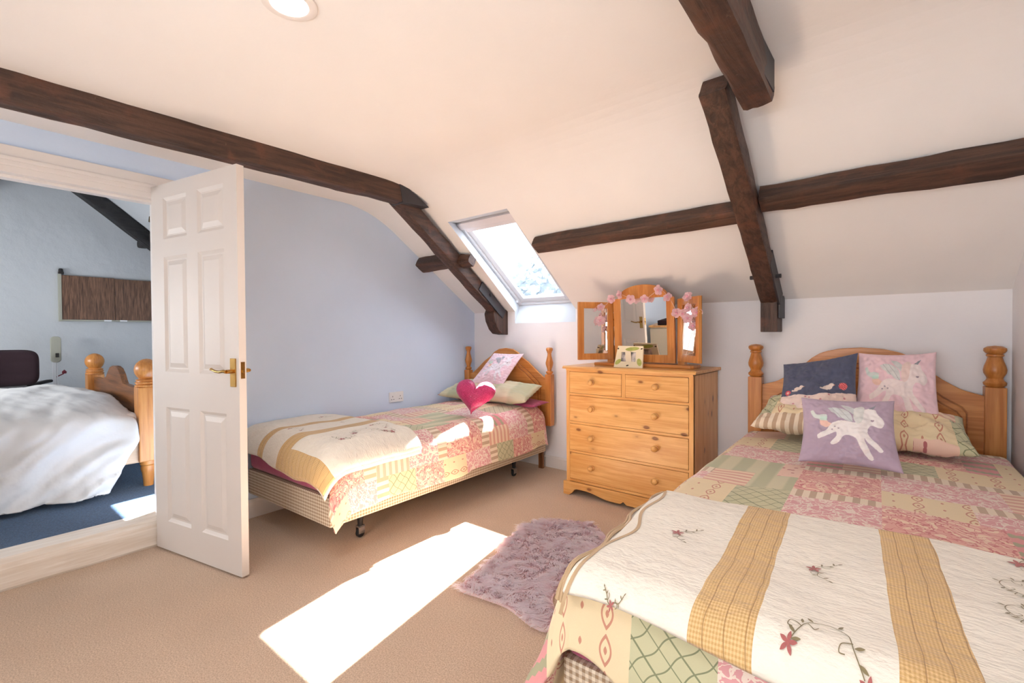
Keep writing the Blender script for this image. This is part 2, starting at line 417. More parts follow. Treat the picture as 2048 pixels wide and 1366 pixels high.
# ceiling: flat part, window slope with its opening, rear slope
wa = (-2.655, 2.44); wb = (-2.075, 2.44); wc = (sx1, YB); wd = (sx0, YB)
def sp(p): return (p[0], p[1], zs(p[1]))
b = B(); e = .05
ys0 = YCR[0]
b.quad((-2.76, YR2, ZC), (XR(YR2)+e, YR2, ZC), (XR(ys0)+e, ys0, ZC), (-2.76, ys0, ZC)); b.quad((XL(YR2)-e, YR2, ZC-.032), (-2.76, YR2, ZC), (-2.76, ys0, ZC), (XL(ys0)-e, ys0, ZC-.032))
for k_, (q0, q1) in enumerate(zip(YCR, YCR[1:])):
    f0, f1 = -.032*(1-k_/8), -.032*(1-(k_+1)/8)
    b.quad((-2.76, q0, zs(q0)), (XR(q0)+e, q0, zs(q0)), (XR(q1)+e, q1, zs(q1)), (-2.76, q1, zs(q1))); b.quad((XL(q0)-e, q0, zs(q0)+f0), (-2.76, q0, zs(q0)), (-2.76, q1, zs(q1)), (XL(q1)-e, q1, zs(q1)+f1))
q1 = YCR[-1]; b.quad(sp((XL(q1)-e, q1)), sp((XR(q1)+e, q1)), sp((XR(2.44)+e, 2.44)), sp(wb), sp(wa), sp((XL(2.44)-e, 2.44)))
b.quad(sp((XL(2.44)-e, 2.44)), sp(wa), sp(wd), sp((XL(YB)-e, YB))); b.quad(sp(wb), sp((XR(2.44)+e, 2.44)), sp((XR(YB)+e, YB)), sp(wc))
struct('ceiling', b, 'ceiling', smooth=True)
b = B(); b.quad((XL(YR2), YR2, ZC), (XR(YR2)+e, YR2, ZC), (XR(YR)+e, YR, ZC-SL*(YR2-YR)), (XL(YR), YR, ZC-SL*(YR2-YR))); struct('ceiling_rear', b, 'ceiling')
# roof window
N = Vector((0, SL, 1)).normalized(); D = .15
def on_out(x, y, d=D):                   # point of the slope plane pushed outwards
    return Vector((x, y, zs(y)))+N*d
SD = Vector((0, 1, -SL)).normalized()    # down the slope
WIN = empty('window_1', kind='structure')
# reveal lining
ta, tb = on_out(-2.775, 2.565), on_out(-2.165, 2.565); tc, td = on_out(-2.262, 3.505), on_out(-2.893, 3.505)
b = B(); A_, B_, C_, D_ = map(Vector, (sp(wa), sp(wb), (sx1, YB, sz), (sx0, YB, sz)))
b.quad(A_, B_, tb, ta); b.quad(A_, ta, td, D_, sp(wd)); b.quad(B_, sp(wc), C_, tc, tb); b.quad(D_, td, tc, C_)
b.build('window_reveal', 'reveal', WIN)
# frame (outer) and sash, laid out along the slope
def wq(s, t, d):                        # s across 0..1, t down 0..1 on the frame plane
    p = ta.lerp(tb, s).lerp(td.lerp(tc, s), t); return p+N*d
def ring(name, s0, s1, t0, t1, ws, wt, d0, d1, mat, parent):
    b = B()
    for (a0, a1, c0, c1) in ((s0, s0+ws, t0, t1), (s1-ws, s1, t0, t1), (s0+ws, s1-ws, t0, t0+wt), (s0+ws, s1-ws, t1-wt, t1)):
        V = [wq(a, c, d) for d in (d0, d1) for a, c in ((a0, c0), (a1, c0), (a1, c1), (a0, c1))]
        b.add(V, [(0, 3, 2, 1), (4, 5, 6, 7), (0, 1, 5, 4), (1, 2, 6, 5), (2, 3, 7, 6), (3, 0, 4, 7)])
    return b.build(name, mat, parent, bevel=.003)
ring('window_frame', -.02, 1.02, -.02, 1.02, .07, .04, -.01, .05, 'windowwhite', WIN)
ring('sash', .035, .965, .012, .988, .10, .06, .012, .045, 'windowwhite', WIN)
b = B(); b.quad(wq(.13, .08, .03), wq(.87, .08, .03), wq(.87, .92, .03), wq(.13, .92, .03)); b.build('pane', 'glass', WIN)
# blind cassette at the head
b = B(); V = [wq(a, c, d) for d in (-.035, .02) for a, c in ((.0, -.01), (1., -.01), (1., .045), (.0, .045))]
b.add(V, [(0, 3, 2, 1), (4, 5, 6, 7), (0, 1, 5, 4), (1, 2, 6, 5), (2, 3, 7, 6), (3, 0, 4, 7)]); MAT['greyblind'] = gloss('grey_blind_cassette', C(226, 220, 222), .5)
bc = b.build('blind_cassette', 'greyblind', WIN, bevel=.004)
b = B(); V = [wq(a, c, d) for d in (-.022, .0) for a, c in ((.10, .047), (.95, .047), (.95, .085), (.10, .085))]
b.add(V, [(0, 3, 2, 1), (4, 5, 6, 7), (0, 1, 5, 4), (1, 2, 6, 5), (2, 3, 7, 6), (3, 0, 4, 7)]); b.build('blind_bar', 'greyblind', bc, bevel=.003)
b = B(); b.box(-.012, .012, -.006, .006, -.012, .012); k = b.build('catch', 'plastic', WIN, bevel=.002); k.location = wq(.03, .93, -.015)

# baseboards
b = B(); b.prism([(YB, 0), (YB-.016, 0), (YB-.016, .085), (YB-.008, .10), (YB, .10)], XL(YB)-.0, -1.97, 'yz')
b.box(-.98, XR(YB)-.005, YB-.016, YB, 0, .1); struct('baseboard_back', b, 'white')
b = B()
for y0, y1 in ((.86, YB-.002),):
    b.add([(XL(y)+d, y, z) for y in (y0, y1) for d, z in ((.001, 0), (.017, 0), (.017, .10), (.008, .118), (.001, .118))], [(0, 1, 2, 3, 4), (9, 8, 7, 6, 5)]+[(i, i+5, (i+1) % 5+5, (i+1) % 5) for i in range(5)])
struct('baseboard_left', b, 'white')
b = B(); b.add([(XR(y)-d, y, z) for y in (YR, YB-.02) for d, z in ((.001, 0), (.017, 0), (.017, .10), (.001, .10))], [(0, 1, 2, 3), (7, 6, 5, 4)]+[(i, i+4, (i+1) % 4+4, (i+1) % 4) for i in range(4)]); struct('baseboard_right', b, 'white')
# doorway lining, architrave and step
def wl(y, d, z): return (XL(y)+d, y, z)
def wbox(b, y0, y1, d0, d1, z0, z1):
    V = [wl(y, d, z) for z in (z0, z1) for (y, d) in ((y0, d0), (y0, d1), (y1, d1), (y1, d0))]
    return b.add(V, [(0, 3, 2, 1), (4, 5, 6, 7), (0, 1, 5, 4), (1, 2, 6, 5), (2, 3, 7, 6), (3, 0, 4, 7)])
b = B(); wbox(b, DY0-.1, DY1+.09, -.001, .018, DZ+.012, DZ+.105); wbox(b, DY1+.012, DY1+.09, -.001, .018, .0, DZ+.02); wbox(b, DY0-.11, DY0-.01, -.001, .018, 0, DZ+.1)
wbox(b, DY0-.085, DY1+.075, .018, .026, DZ+.035, DZ+.055)
struct('trim_1', b, 'white', bevel=.004)
b = B(); wbox(b, DY0-.03, DY1+.03, -.16, .012, DZ-.02, DZ+.014); wbox(b, DY1-.001, DY1+.03, -.16, .012, 0, DZ); wbox(b, DY0-.03, DY0+.001, -.16, .012, 0, DZ)
wbox(b, DY0, DY1, -.09, -.04, DZ-.034, DZ-.018); wbox(b, DY1-.014, DY1, -.09, -.04, .14, DZ-.02)
struct('trim_2', b, 'white', bevel=.002)
b = B(); b.add([wl(y, d, z) for y in (DY0-.12, DY1+.005) for d, z in ((-.16, 0), (.012, 0), (.018, .012), (.016, .10), (.010, .125), (-.02, .146), (-.16, .146))], [(0, 1, 2, 3, 4, 5, 6), (13, 12, 11, 10, 9, 8, 7)]+[(i, i+7, (i+1) % 7+7, (i+1) % 7) for i in range(7)])
MAT['stepwood'] = wood('painted_step_board', C(222, 206, 188), C(240, 230, 218), 1, False, .5); struct('trim_3', b, 'stepwood')

# ------------------------------------------------------------ door leaf
DA = math.atan2(.159, .735)
DOOR = empty('door_1', (-3.186, .745, 0), DA, kind='structure', label='open white six-panel door with brass lever handle')
DW, DH, DT = .755, 1.985, .036
def door_face(ysurf, sgn):
    """front or back skin with six recessed moulded panels"""
    cols = [(.115, .335), (.43, .65)]; rows = [(.17, .79), (.98, 1.595), (1.69, 1.91)]
    xs = [0, *cols[0], *cols[1], DW]; zz = [.012, *rows[0], *rows[1], *rows[2], DH]
    b = B(); pan = []
    for i in range(5):
        for j in range(7):
            x0, x1, z0, z1 = xs[i], xs[i+1], zz[j], zz[j+1]
            if i in (1, 3) and j in (1, 3, 5): pan.append((x0, x1, z0, z1)); continue
            b.quad((x0, ysurf, z0), (x1, ysurf, z0), (x1, ysurf, z1), (x0, ysurf, z1))
    return b, pan
for face, (ys, s) in enumerate(((0., 1.), (DT, -1.))):
    b, pan = door_face(ys, s)
    if face == 0:
        for q in ((0, 0), (DW, 0)): b.quad((q[0], 0, .012), (q[0], DT, .012), (q[0], DT, DH), (q[0], 0, DH))
        b.quad((0, 0, .012), (DW, 0, .012), (DW, DT, .012), (0, DT, .012)); b.quad((0, 0, DH), (DW, 0, DH), (DW, DT, DH), (0, DT, DH))
    b.build('door_skin', 'doorwhite', DOOR)
    for (x0, x1, z0, z1) in pan:
        b = B(); lv = [(0, 0), (.006, .004), (.016, .010), (.024, .010), (.048, .002)]
        for (i0, d0), (i1, d1) in zip(lv, lv[1:]):
            o_ = [(x0+i0, ys+s*d0, z0+i0), (x1-i0, ys+s*d0, z0+i0), (x1-i0, ys+s*d0, z1-i0), (x0+i0, ys+s*d0, z1-i0)]
            n_ = [(x0+i1, ys+s*d1, z0+i1), (x1-i1, ys+s*d1, z0+i1), (x1-i1, ys+s*d1, z1-i1), (x0+i1, ys+s*d1, z1-i1)]
            for k in range(4): b.quad(o_[k], o_[(k+1) % 4], n_[(k+1) % 4], n_[k])
        b.quad(*n_)
        b.build('door_panel', 'doorwhite', DOOR)
def handle(sgn, y0):
    b = B(); b.box(.692, .734, min(y0, y0-sgn*.006), max(y0, y0-sgn*.006), .925, 1.062); p = b.build('handle_plate', 'brass', DOOR, bevel=.002)
    b = B(); yy = y0-sgn*.006
    b.tube([(.713, yy, 1.0), (.713, yy-sgn*.022, 1.0), (.713, yy-sgn*.03, 1.0)], .0095, 12)
    pts = [(.716, yy-sgn*.034, 1.0), (.70, yy-sgn*.037, 1.003), (.67, yy-sgn*.037, .998), (.64, yy-sgn*.037, 1.0), (.615, yy-sgn*.038, 1.007), (.60, yy-sgn*.034, 1.009)]
    b.tube(pts, .0085, 10, .0055); b.lathe([(.001, -.007), (.006, -.005), (.0075, 0), (.006, .005), (.001, .007)], (.598, yy-sgn*.033, 1.009), 10)
    b.build('handle_lever', 'brass', p, smooth=True)
handle(1, 0); handle(-1, DT)
b = B(); b.box(DW-.0005, DW+.0015, .008, .028, .965, 1.045); k = b.build('latch_plate', 'brass', DOOR)
b = B(); b.box(DW, DW+.009, .013, .023, .992, 1.008); b.build('latch_bolt', 'brass', k, bevel=.002)
for hz in (.2, 1.0, 1.76):
    b = B(); b.lathe([(.006, -.04), (.006, .04)], (-.003, DT+.0035, hz), 10); b.box(-.002, .02, DT-.0005, DT+.002, hz-.04, hz+.04); b.build('hinge', 'brass', DOOR)
# ------------------------------------------------------------ roof timbers
XA, YA, ZA = (1, 0, 0), (0, 1, 0), (0, 0, 1)
def sl(x, y, d): return (x, y+0*d, zs(y)) if d == 0 else tuple(Vector((x, y, zs(y)))-N*d)
t = empty('collar_beam', (0, 0, 0), label='long dark horizontal ceiling beam above the doorway and blue wall', cat='beam', group='dark roof timbers')
hewn('timber', (-2.735, -1.2, 2.15), (-2.715, 2.03, 2.15), XA, ZA, .115, .14, 'beam_y', t, 30, .006, 1)
b = B(); b.prism([(2.0, 2.2), (2.07, 2.185), (2.26, 2.085), (2.03, 2.075)], -2.778, -2.652, 'yz'); b.build('iron_end_cap', 'iron', t, bevel=.003, label='blackened iron end shoe')
t = empty('rafter_beam', (0, 0, 0), label='dark sloping rafter between the blue wall and the roof window', cat='beam', group='dark roof timbers')
hewn('timber', sl(-2.748, 2.06, .045), sl(-2.965, 3.37, .045), XA, N, .112, .11, 'beam_y', t, 16, .005, 2)
b = B()
q0, q1 = Vector(sl(-2.846, 3.02, .055)), Vector(sl(-2.902, 3.395, .055)); b.bar(q0, q1, XA, N, .010, .085); pl = b.build('iron_plate', 'iron', t, bevel=.002)
b = B(); b.lathe([(.001, .012), (.010, .010), (.013, 0), (.013, -.01)], (-2.855, 3.13, 1.52), 8, 'x'); b.build('bolt', 'iron', pl)
b = B(); b.prism([(3.24, 1.40), (3.22, 1.36), (3.235, 1.29), (3.28, 1.215), (3.33, 1.175), (3.418, 1.165), (3.418, 1.40)], -3.02, -2.90, 'yz'); b.build('foot_block', 'beam_z', t, bevel=.006)
t = empty('purlin_beam', (0, 0, 0), label='short dark purlin stub crossing the sloping rafter next to the blue wall', cat='beam', group='dark roof timbers')
hewn('timber', sl(XL(2.76)+.002, 2.745, .04), sl(-2.86, 2.735, .04), SD, N, .115, .085, 'beam_x', t, 6, .005, 3)
t = empty('purlin_peg', (0, 0, 0), label='small rounded purlin end poking out right of the left rafter', cat='peg')
hewn('timber', sl(-2.80, 2.755, .05), sl(-2.69, 2.76, .05), SD, N, .10, .085, 'beam_x', t, 4, .007, 4, w1=.075, h1=.07)
t = empty('purlin_beam', (0, 0, 0), label='dark purlin starting beside the roof window and ending at the right rafter', cat='beam', group='dark roof timbers')
hewn('timber', sl(-2.02, 2.72, .04), sl(-.66, 2.71, .04), SD, N, .10, .08, 'beam_x', t, 14, .004, 5, h1=.085)
t = empty('purlin_beam', (0, 0, 0), label='dark purlin running from the right rafter to the right-hand wall', cat='beam', group='dark roof timbers')
hewn('timber', sl(-.57, 2.655, .045), sl(XR(2.65)-.002, 2.665, .045), SD, N, .105, .09, 'beam_x', t, 14, .006, 6, w1=.12)
t = empty('rafter_beam', (0, 0, 0), label='dark sloping rafter above the space between chest and right bed', cat='beam', group='dark roof timbers')
hewn('timber', sl(-.598, 2.0, .045), sl(-.665, 3.36, .045), XA, N, .105, .11, 'beam_y', t, 20, .004, 7)
b = B(); b.box(-.712, -.618, 3.27, 3.418, 1.175, 1.37); b.build('foot_block', 'beam_z', t, bevel=.005)
b = B(); b.bar(sl(-.6, 3.02, .05), sl(-.612, 3.37, .05), XA, N, .012, .12); b.box(-.615, -.603, 3.28, 3.415, 1.26, 1.40); pl = b.build('iron_plate', 'iron', t, bevel=.002)
b = B(); b.lathe([(.012, -.63), (.012, -.57)], (0, 3.12, 1.50), 8, 'x'); b.lathe([(.012, -.735), (.012, -.69)], (0, 3.12, 1.50), 8, 'x'); b.build('bolt', 'iron', pl)
t = empty('collar_beam', (0, 0, 0), label='thick rough dark beam end coming from the top edge near the right rafter', cat='beam', group='dark roof timbers')
hewn('timber', (-.30, -.9, 2.13), (-.452, 2.03, 2.125), XA, ZA, .108, .17, 'beam_y', t, 34, .006, 8, bow=(-.008, 0, 0))
b = B(); b.box(-.398, -.391, 1.80, 2.01, 2.07, 2.19); b.build('iron_strap', 'iron', t, bevel=.002)

# recessed ceiling lamp
t = empty('ceiling_light', (-1.478, .705, 2.2), label='round recessed downlight glowing in the ceiling at the top edge', cat='light')
b = B(); b.lathe([(.052, -.001), (.056, -.007), (.072, -.009), (.081, -.005), (.083, 0)], n=40); b.build('bezel', 'white', t, smooth=True)
b = B(); b.lathe([(.001, -.008), (.052, -.008), (.053, -.002)], n=32); b.build('lens', 'glow', t, smooth=True)

# ------------------------------------------------------------ adjoining room
FZ = .145
b = B(); b.quad((-6.9, -1.6, FZ), (XL(0)-.06, -1.6, FZ), (XL(3)-.06, 3.0, FZ), (-6.9, 3.0, FZ)); struct('floor_beyond', b, 'bluecarpet')
def zf(y): return 2.98-.80*abs(y-.50)    # rafters of the room beyond
b = B(); b.add([(-6.5, y, z) for y, z in ((-1.6, FZ), (3, FZ), (3, zf(3)), (.5, zf(.5)), (-1.6, zf(-1.6)))], [(0, 1, 2, 3, 4)]); struct('wall_beyond', b, 'farwall')
b = B(); xi = XL(0)-.17
b.quad((-6.9, .5, zf(.5)), (xi, .5, zf(.5)), (xi, -1.6, zf(-1.6)), (-6.9, -1.6, zf(-1.6)))
# slope with its own roof window opening
o0, o1, p0, p1 = -4.295, -3.72, 2.13, 2.62
for x0, x1, y0, y1 in ((-6.9, o0, .5, 3), (o1, xi, .5, 3), (o0, o1, .5, p0), (o0, o1, p1, 3)): b.quad((x0, y0, zf(y0)), (x1, y0, zf(y0)), (x1, y1, zf(y1)), (x0, y1, zf(y1)))
struct('ceiling_beyond', b, 'farwall')
b = B(); b.box(xi-.002, xi, -1.6, DY0-.03, 0, 2.9); b.box(xi-.002, xi, DY1+.03, 3, 0, 2.9); b.box(xi-.002, xi, DY0-.03, DY1+.03, DZ, 2.9); struct('wall_partition', b, 'farwall')
b = B(); b.quad((-6.9, 3, FZ), (xi, 3, FZ), (xi, 3, zf(3)), (-6.9, 3, zf(3))); b.quad((-6.9, -1.6, FZ), (xi, -1.6, FZ), (xi, -1.6, zf(-1.6)), (-6.9, -1.6, zf(-1.6))); struct('wall_beyond_side', b, 'farwall')
light('beyond_fill', 'AREA', (-5.0, -1.4, 1.7), (0, 1, -.1), 90, (.92, .96, 1), shape='RECTANGLE', size=1.6, size_y=1.0)  # unseen panel added to brighten the room beyond
t = empty('rafter_beam', label='black rafter sloping down to the right seen through the doorway', cat='beam', group='black beams in the room beyond')
hewn('timber', (-6.1, .62, zf(.62)-.09), (-6.1, 2.2, zf(2.2)-.09), XA, (0, .8, 1), .14, .13, 'darkbeam_y', t, 10, .006, 11)
t = empty('rafter_beam', label='black rafter sloping up at the top left corner of the doorway view', cat='beam', group='black beams in the room beyond')
hewn('timber', (-6.1, .60, zf(.60)-.09), (-6.1, -1.0, zf(-1.0)-.09), XA, (0, -.8, 1), .14, .13, 'darkbeam_y', t, 10, .006, 12)
t = empty('purlin_beam', label='stub of black purlin under the far rafter beside the white door', cat='beam', group='black beams in the room beyond')
hewn('timber', (-6.35, 1.40, 2.165), (-5.9, 1.44, 2.20), YA, ZA, .09, .09, 'darkbeam_x', t, 4, .005, 13)

# folded wooden panel fixed to the far wall
t = empty('wall_panel', (-6.5, .758, 1.345), label='walnut-effect wooden board mounted flat on the far room wall', cat='board')
b = B()
b.box(.03, .05, .012, .42, .0, .44); b.build('board', 'laminate', t, bevel=.002)
b = B(); b.box(.03, .05, .424, .95, .0, .435); b.build('board', 'laminate', t, bevel=.002)
b = B(); b.box(.0, .052, -.012, .010, -.02, .45); b.box(.0, .05, .0, .95, -.016, -.002); b.build('mounting_frame', 'beige_plastic', t, bevel=.002)
for yy in (.33, .46): b = B(); b.box(.05, .06, yy, yy+.06, -.016, .0); b.build('catch', 'plastic', t)
b = B(); b.box(.0, .04, -.01, .03, .45, .475); b.lathe([(.016, 0), (.020, .012), (.014, .03)], (.02, .01, .475), 10); b.build('top_bracket', 'black', t, bevel=.002)
t = empty('spotlight', (-5.6, 1.33, 2.31), label='tiny brass spotlight at the top right of the doorway view', cat='light')
b = B(); b.tube([(0, .10, .10), (0, .03, .04), (0, 0, 0)], .012, 8); b.build('arm', 'brass', t, smooth=True)
b = B(); b.lathe([(.012, .03), (.03, .02), (.035, -.03), (.028, -.032)], (0, -.01, -.01), 12); b.build('shade', 'brass', t, smooth=True)

# office chair beyond the bed
t = empty('office_chair', (-6.07, .42, FZ), label='dark maroon office chair with ribbed backrest beyond the white bed', cat='chair')
def rounded(w, h, r, n=6):
    pts = []
    for cx, cy, a0 in ((w/2-r, h/2-r, 0), (-w/2+r, h/2-r, 90), (-w/2+r, -h/2+r, 180), (w/2-r, -h/2+r, 270)):
        for k in range(n+1): a = radians(a0+90*k/n); pts.append((cx+r*cos(a), cy+r*sin(a)))
    return pts
nu, nv = 26, 20; V = []
for sgn in (1, -1):
    for j in range(nv):
        for i in range(nu):
            u = i/(nu-1)*2-1; v = j/(nv-1)*2-1
            k = (abs(u)**5+abs(v)**5)**.2; m = max(abs(u), abs(v)); f = m/k if k > 0 else 1
            uu, vv = u*f, v*f; th = .035*(1-m**6)**.5*(1-.22*math.exp(-((abs(vv)-.33)/.06)**2))
            V.append((sgn*th+.04*uu*uu, -.20+.0+uu*.215-.02, .755+vv*.16+.0))
F = grid_faces(nu, nv)+[f[::-1] for f in grid_faces(nu, nv, nu*nv)]
mesh('backrest', [(x+.06, y+.14, z) for x, y, z in V], F, 'maroon', t, True)
b = B(); b.prism([(p[0]-.02, p[1]-.06) for p in rounded(.46, .48, .12)], .50, .585, 'xy'); b.build('seat', 'maroon', t, bevel=.02, smooth=True)
b = B(); b.box(-.10, -.07, -.12, -.06, .50, .75); b.lathe([(.025, .06), (.025, .5)], (0, -.06, 0), 12)
for k in range(5): a = 2*pi*k/5; b.bar((0, -.06, .075), (.26*cos(a), -.06+.26*sin(a), .055), (-sin(a), cos(a), 0), ZA, .04, .03)
b.build('base', 'black', t)
b = B(); b.bar((.05, .08, .60), (-.1, .22, .615), (0, 0, 1), (0, 1, 0), .03, .05); b.build('armrest', 'black', t, bevel=.01)
t = empty('upright_device', (-6.3, .70, FZ), label='slim beige upright device with a dark red knob behind the bed', cat='device')
b = B(); b.prism([(p[0], p[1]+.905) for p in rounded(.075, .25, .03)], -.02, .02, 'yz'); b.build('head', 'beige_plastic', t, bevel=.006)
b = B(); b.box(-.012, .012, -.025, .0, .0, .80); b.box(-.012, .012, .004, .012, .0, .80); b.box(-.12, .12, -.03, .03, 0, .02); b.build('stand', 'plastic', t, bevel=.002)
b = B(); b.box(.02, .03, -.005, .02, .83, .87); b.build('hook', 'black', t, bevel=.003)
b = B(); b.lathe([(.001, -.02), (.016, -.018), (.018, .0), (.001, .018)], (.02, .055, .69), 10); b.bar((0, .0, .64), (0, .055, .67), XA, ZA, .01, .01); b.build('knob', 'red', t)

# big pine bed in the room beyond
t = empty('double_bed', (-4.03, .90, FZ), label='large pine bed with ball-topped posts in the room beyond the doorway', cat='bed')

fbp = [(-1.66, .50), (-1.66, .655), (-1.30, .665), (-1.17, .69), (-1.10, .735), (-1.02, .775), (-.93, .79), (-.84, .79), (-.75, .775), (-.67, .735), (-.62, .69), (-.58, .665), (-.08, .655), (-.08, .14), (-1.66, .14)]
b = B(); b.prism(fbp, -.02, .02); fb = b.build('footboard', 'brown_x', t, bevel=.006)
BP = [(.001, .872), (.020, .869), (.040, .858), (.057, .842), (.067, .822), (.071, .798), (.067, .774), (.056, .752), (.044, .738), (.046, .734), (.060, .731), (.063, .726), (.057, .721), (.058, .717), (.066, .713), (.066, .706), (.058, .701), (.060, .697), (.068, .693), (.068, .684), (.060, .679)]
for px_, nm in ((0, 'near'), (-1.74, 'far')):
    b = B(); b.box(px_-.06, px_+.06, -.06, .06, .175, .68); p = b.build('post', 'oak_z', t, bevel=.006)
    b = B(); b.lathe([(r, z) for r, z in BP][::-1], (px_, 0, 0), 24); b.build('finial', 'oak_z', p, smooth=True)
    b = B(); b.lathe([(.028, 0), (.030, .03), (.036, .09), (.044, .12), (.040, .14), (.048, .15), (.048, .176)], (px_, 0, 0), 20); b.build('foot', 'oak_z', p, smooth=True)
b = B(); b.box(.005, .03, -2.0, -.045, .17, .30); MAT['palewood'] = wood('pale_bed_rail', C(206, 168, 130), C(226, 192, 156), 1, False); b.build('side_rail', 'palewood', t, bevel=.004)
b = B(); b.box(-1.70, .0, -2.0, -.03, .24, .50); b.build('mattress', 'sheet', t, bevel=.05, seg=4, smooth=True)
# sheet
def fbm(x, y, z=0., o=3):
    s = 0; a = 1
    for _ in range(o): s += a*mnoise.noise(Vector((x, y, z))); x *= 2.1; y *= 2.1; z += 5.3; a *= .5
    return s
NU, NV = 150, 130; V = []
for j in range(NV):
    for i in range(NU):
        s = i/(NU-1); y = -2.0+1.93*j/(NV-1)           # s: across from wall side to hem
        a = s*2.35; top = 1.72; r = .10
        yy = y
        crown = .10*sin(min(1, a/top)*pi)**.8+.015*fbm(a*2, y*2, 3)
        drop_end = min(1, max(0, (y+.45)/.38)); endround = .075*drop_end**2.2
        zt = .545+crown-endround
        wr = .014*fbm(a*3+y*2.2, y*7-a*3, 1)+.03*max(0, fbm(a*1.2+y*3, y*1.5, 8))
        if a < top: x = -1.72+a; z = zt+wr
        else:
            e = a-top; th = min(e/r, pi/2); x = r*sin(th)*.7; z = zt+wr-r*(1-cos(th))-max(0, e-r*pi/2)*(.93-.30*max(0, min(1, (y+.95)/.9))*0)
            dr = max(0, e-.05)
            fold = sin(y*11+e*7+1.5*fbm(y*1.5, e*2, 2))*.5+fbm(y*4+e*5, e*1.5, 6)*.9
            x += dr*.10+fold*.045*min(1, dr/.3)+(.075*(.5-abs(fbm(y*2.6+e*3.2, e*1.0-y*.5, 11)))+.02*(.5-abs(fbm(y*7+e*8, e*2, 4))))*min(1, dr/.12); 
            # the free end sweeps back towards the head of the bed
            yy = y-.55*max(0, e-.18)*max(0, (y+1.0)/.93)**3*.9
            z = max(z, .035+.012*fbm(y*3, 1, 1))
        V.append((x, yy, z))
o = mesh('bed_sheet', V, grid_faces(NU, NV), 'sheet', None, True, label='creased white sheet hanging over the large bed beyond the doorway', cat='sheet'); o.location = (-4.03, .90, FZ)
md = o.modifiers.new('thick', 'SOLIDIFY'); md.thickness = .006

# ------------------------------------------------------------ beds of this room
def interp(pts, x):
    pts = sorted(pts)
    if x <= pts[0][0]: return pts[0][1]
    for (a, b_), (c, d) in zip(pts, pts[1:]):
        if x <= c: return b_+(d-b_)*(x-a)/(c-a)
    return pts[-1][1]
def lathe_post(b, prof, c, n=24): b.lathe(prof, c, n)
def headboard(bed, y, xl, xr, pw, edge, zbot, pbot, ptop, shape, fin, mt, slim=.022, leg=None):
    """shape: list of (|x| from centre, z); posts square, turned tops"""
    cx = (xl+xr)/2; hw = (xr-xl)/2
    xs = np.linspace(-hw, hw, 61)
    outl = [(cx+x, interp(shape, abs(x))) for x in xs]
    b = B(); b.prism(outl+[(cx+hw, zbot), (cx-hw, zbot)], y-slim/2, y+slim/2); hb = b.build('headboard', mt+'_x', bed, bevel=.004)
    # raised field with routed border
    m = .105 if hw > .5 else .09; xs = np.linspace(-hw+m, hw-m, 49)
    outl = [(cx+x, interp(shape, abs(x)*1.0)-m*.9-.02*(abs(x) > hw*.78)) for x in xs]
    for off, d, nm in ((0, .007, 'field_border'), (.026, .016, 'raised_field')):
        o2 = [(cx+(x-cx)*(1-off/hw*1.1), z-off) for x, z in outl]
        b = B(); b.prism(o2+[(o2[-1][0], zbot+.03), (o2[0][0], zbot+.03)], y-slim/2-d, y-slim/2+.001); b.build(nm, mt+'_x', hb, bevel=.006 if d < .01 else .009)
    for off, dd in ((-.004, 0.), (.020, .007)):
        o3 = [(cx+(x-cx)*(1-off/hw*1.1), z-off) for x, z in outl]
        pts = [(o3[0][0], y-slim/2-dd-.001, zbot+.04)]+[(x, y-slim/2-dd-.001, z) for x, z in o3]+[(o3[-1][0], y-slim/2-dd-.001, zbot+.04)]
        b = B(); b.tube(pts, .0036, 6); b.build('groove_line', 'antique_x', hb, smooth=True)  # dark tubes stand in for shade and stain in the routed grooves
    for px_ in (xl, xr):
        b = B(); b.box(px_-pw/2, px_+pw/2, y-pw/2, y+pw/2, pbot, fin[0][1]); p = b.build('post', mt+'_z', bed, bevel=.004)
        b = B(); b.lathe(fin, (px_, y, 0), 24); b.build('finial', mt+'_z', p, smooth=True)
        if leg: b = B(); q = px_+(.10 if px_ == xl else -.10); b.box(q-.022, q+.022, y+.004, y+.026, 0, zbot+.05); b.build('strut', 'brown_z', p)
    return hb
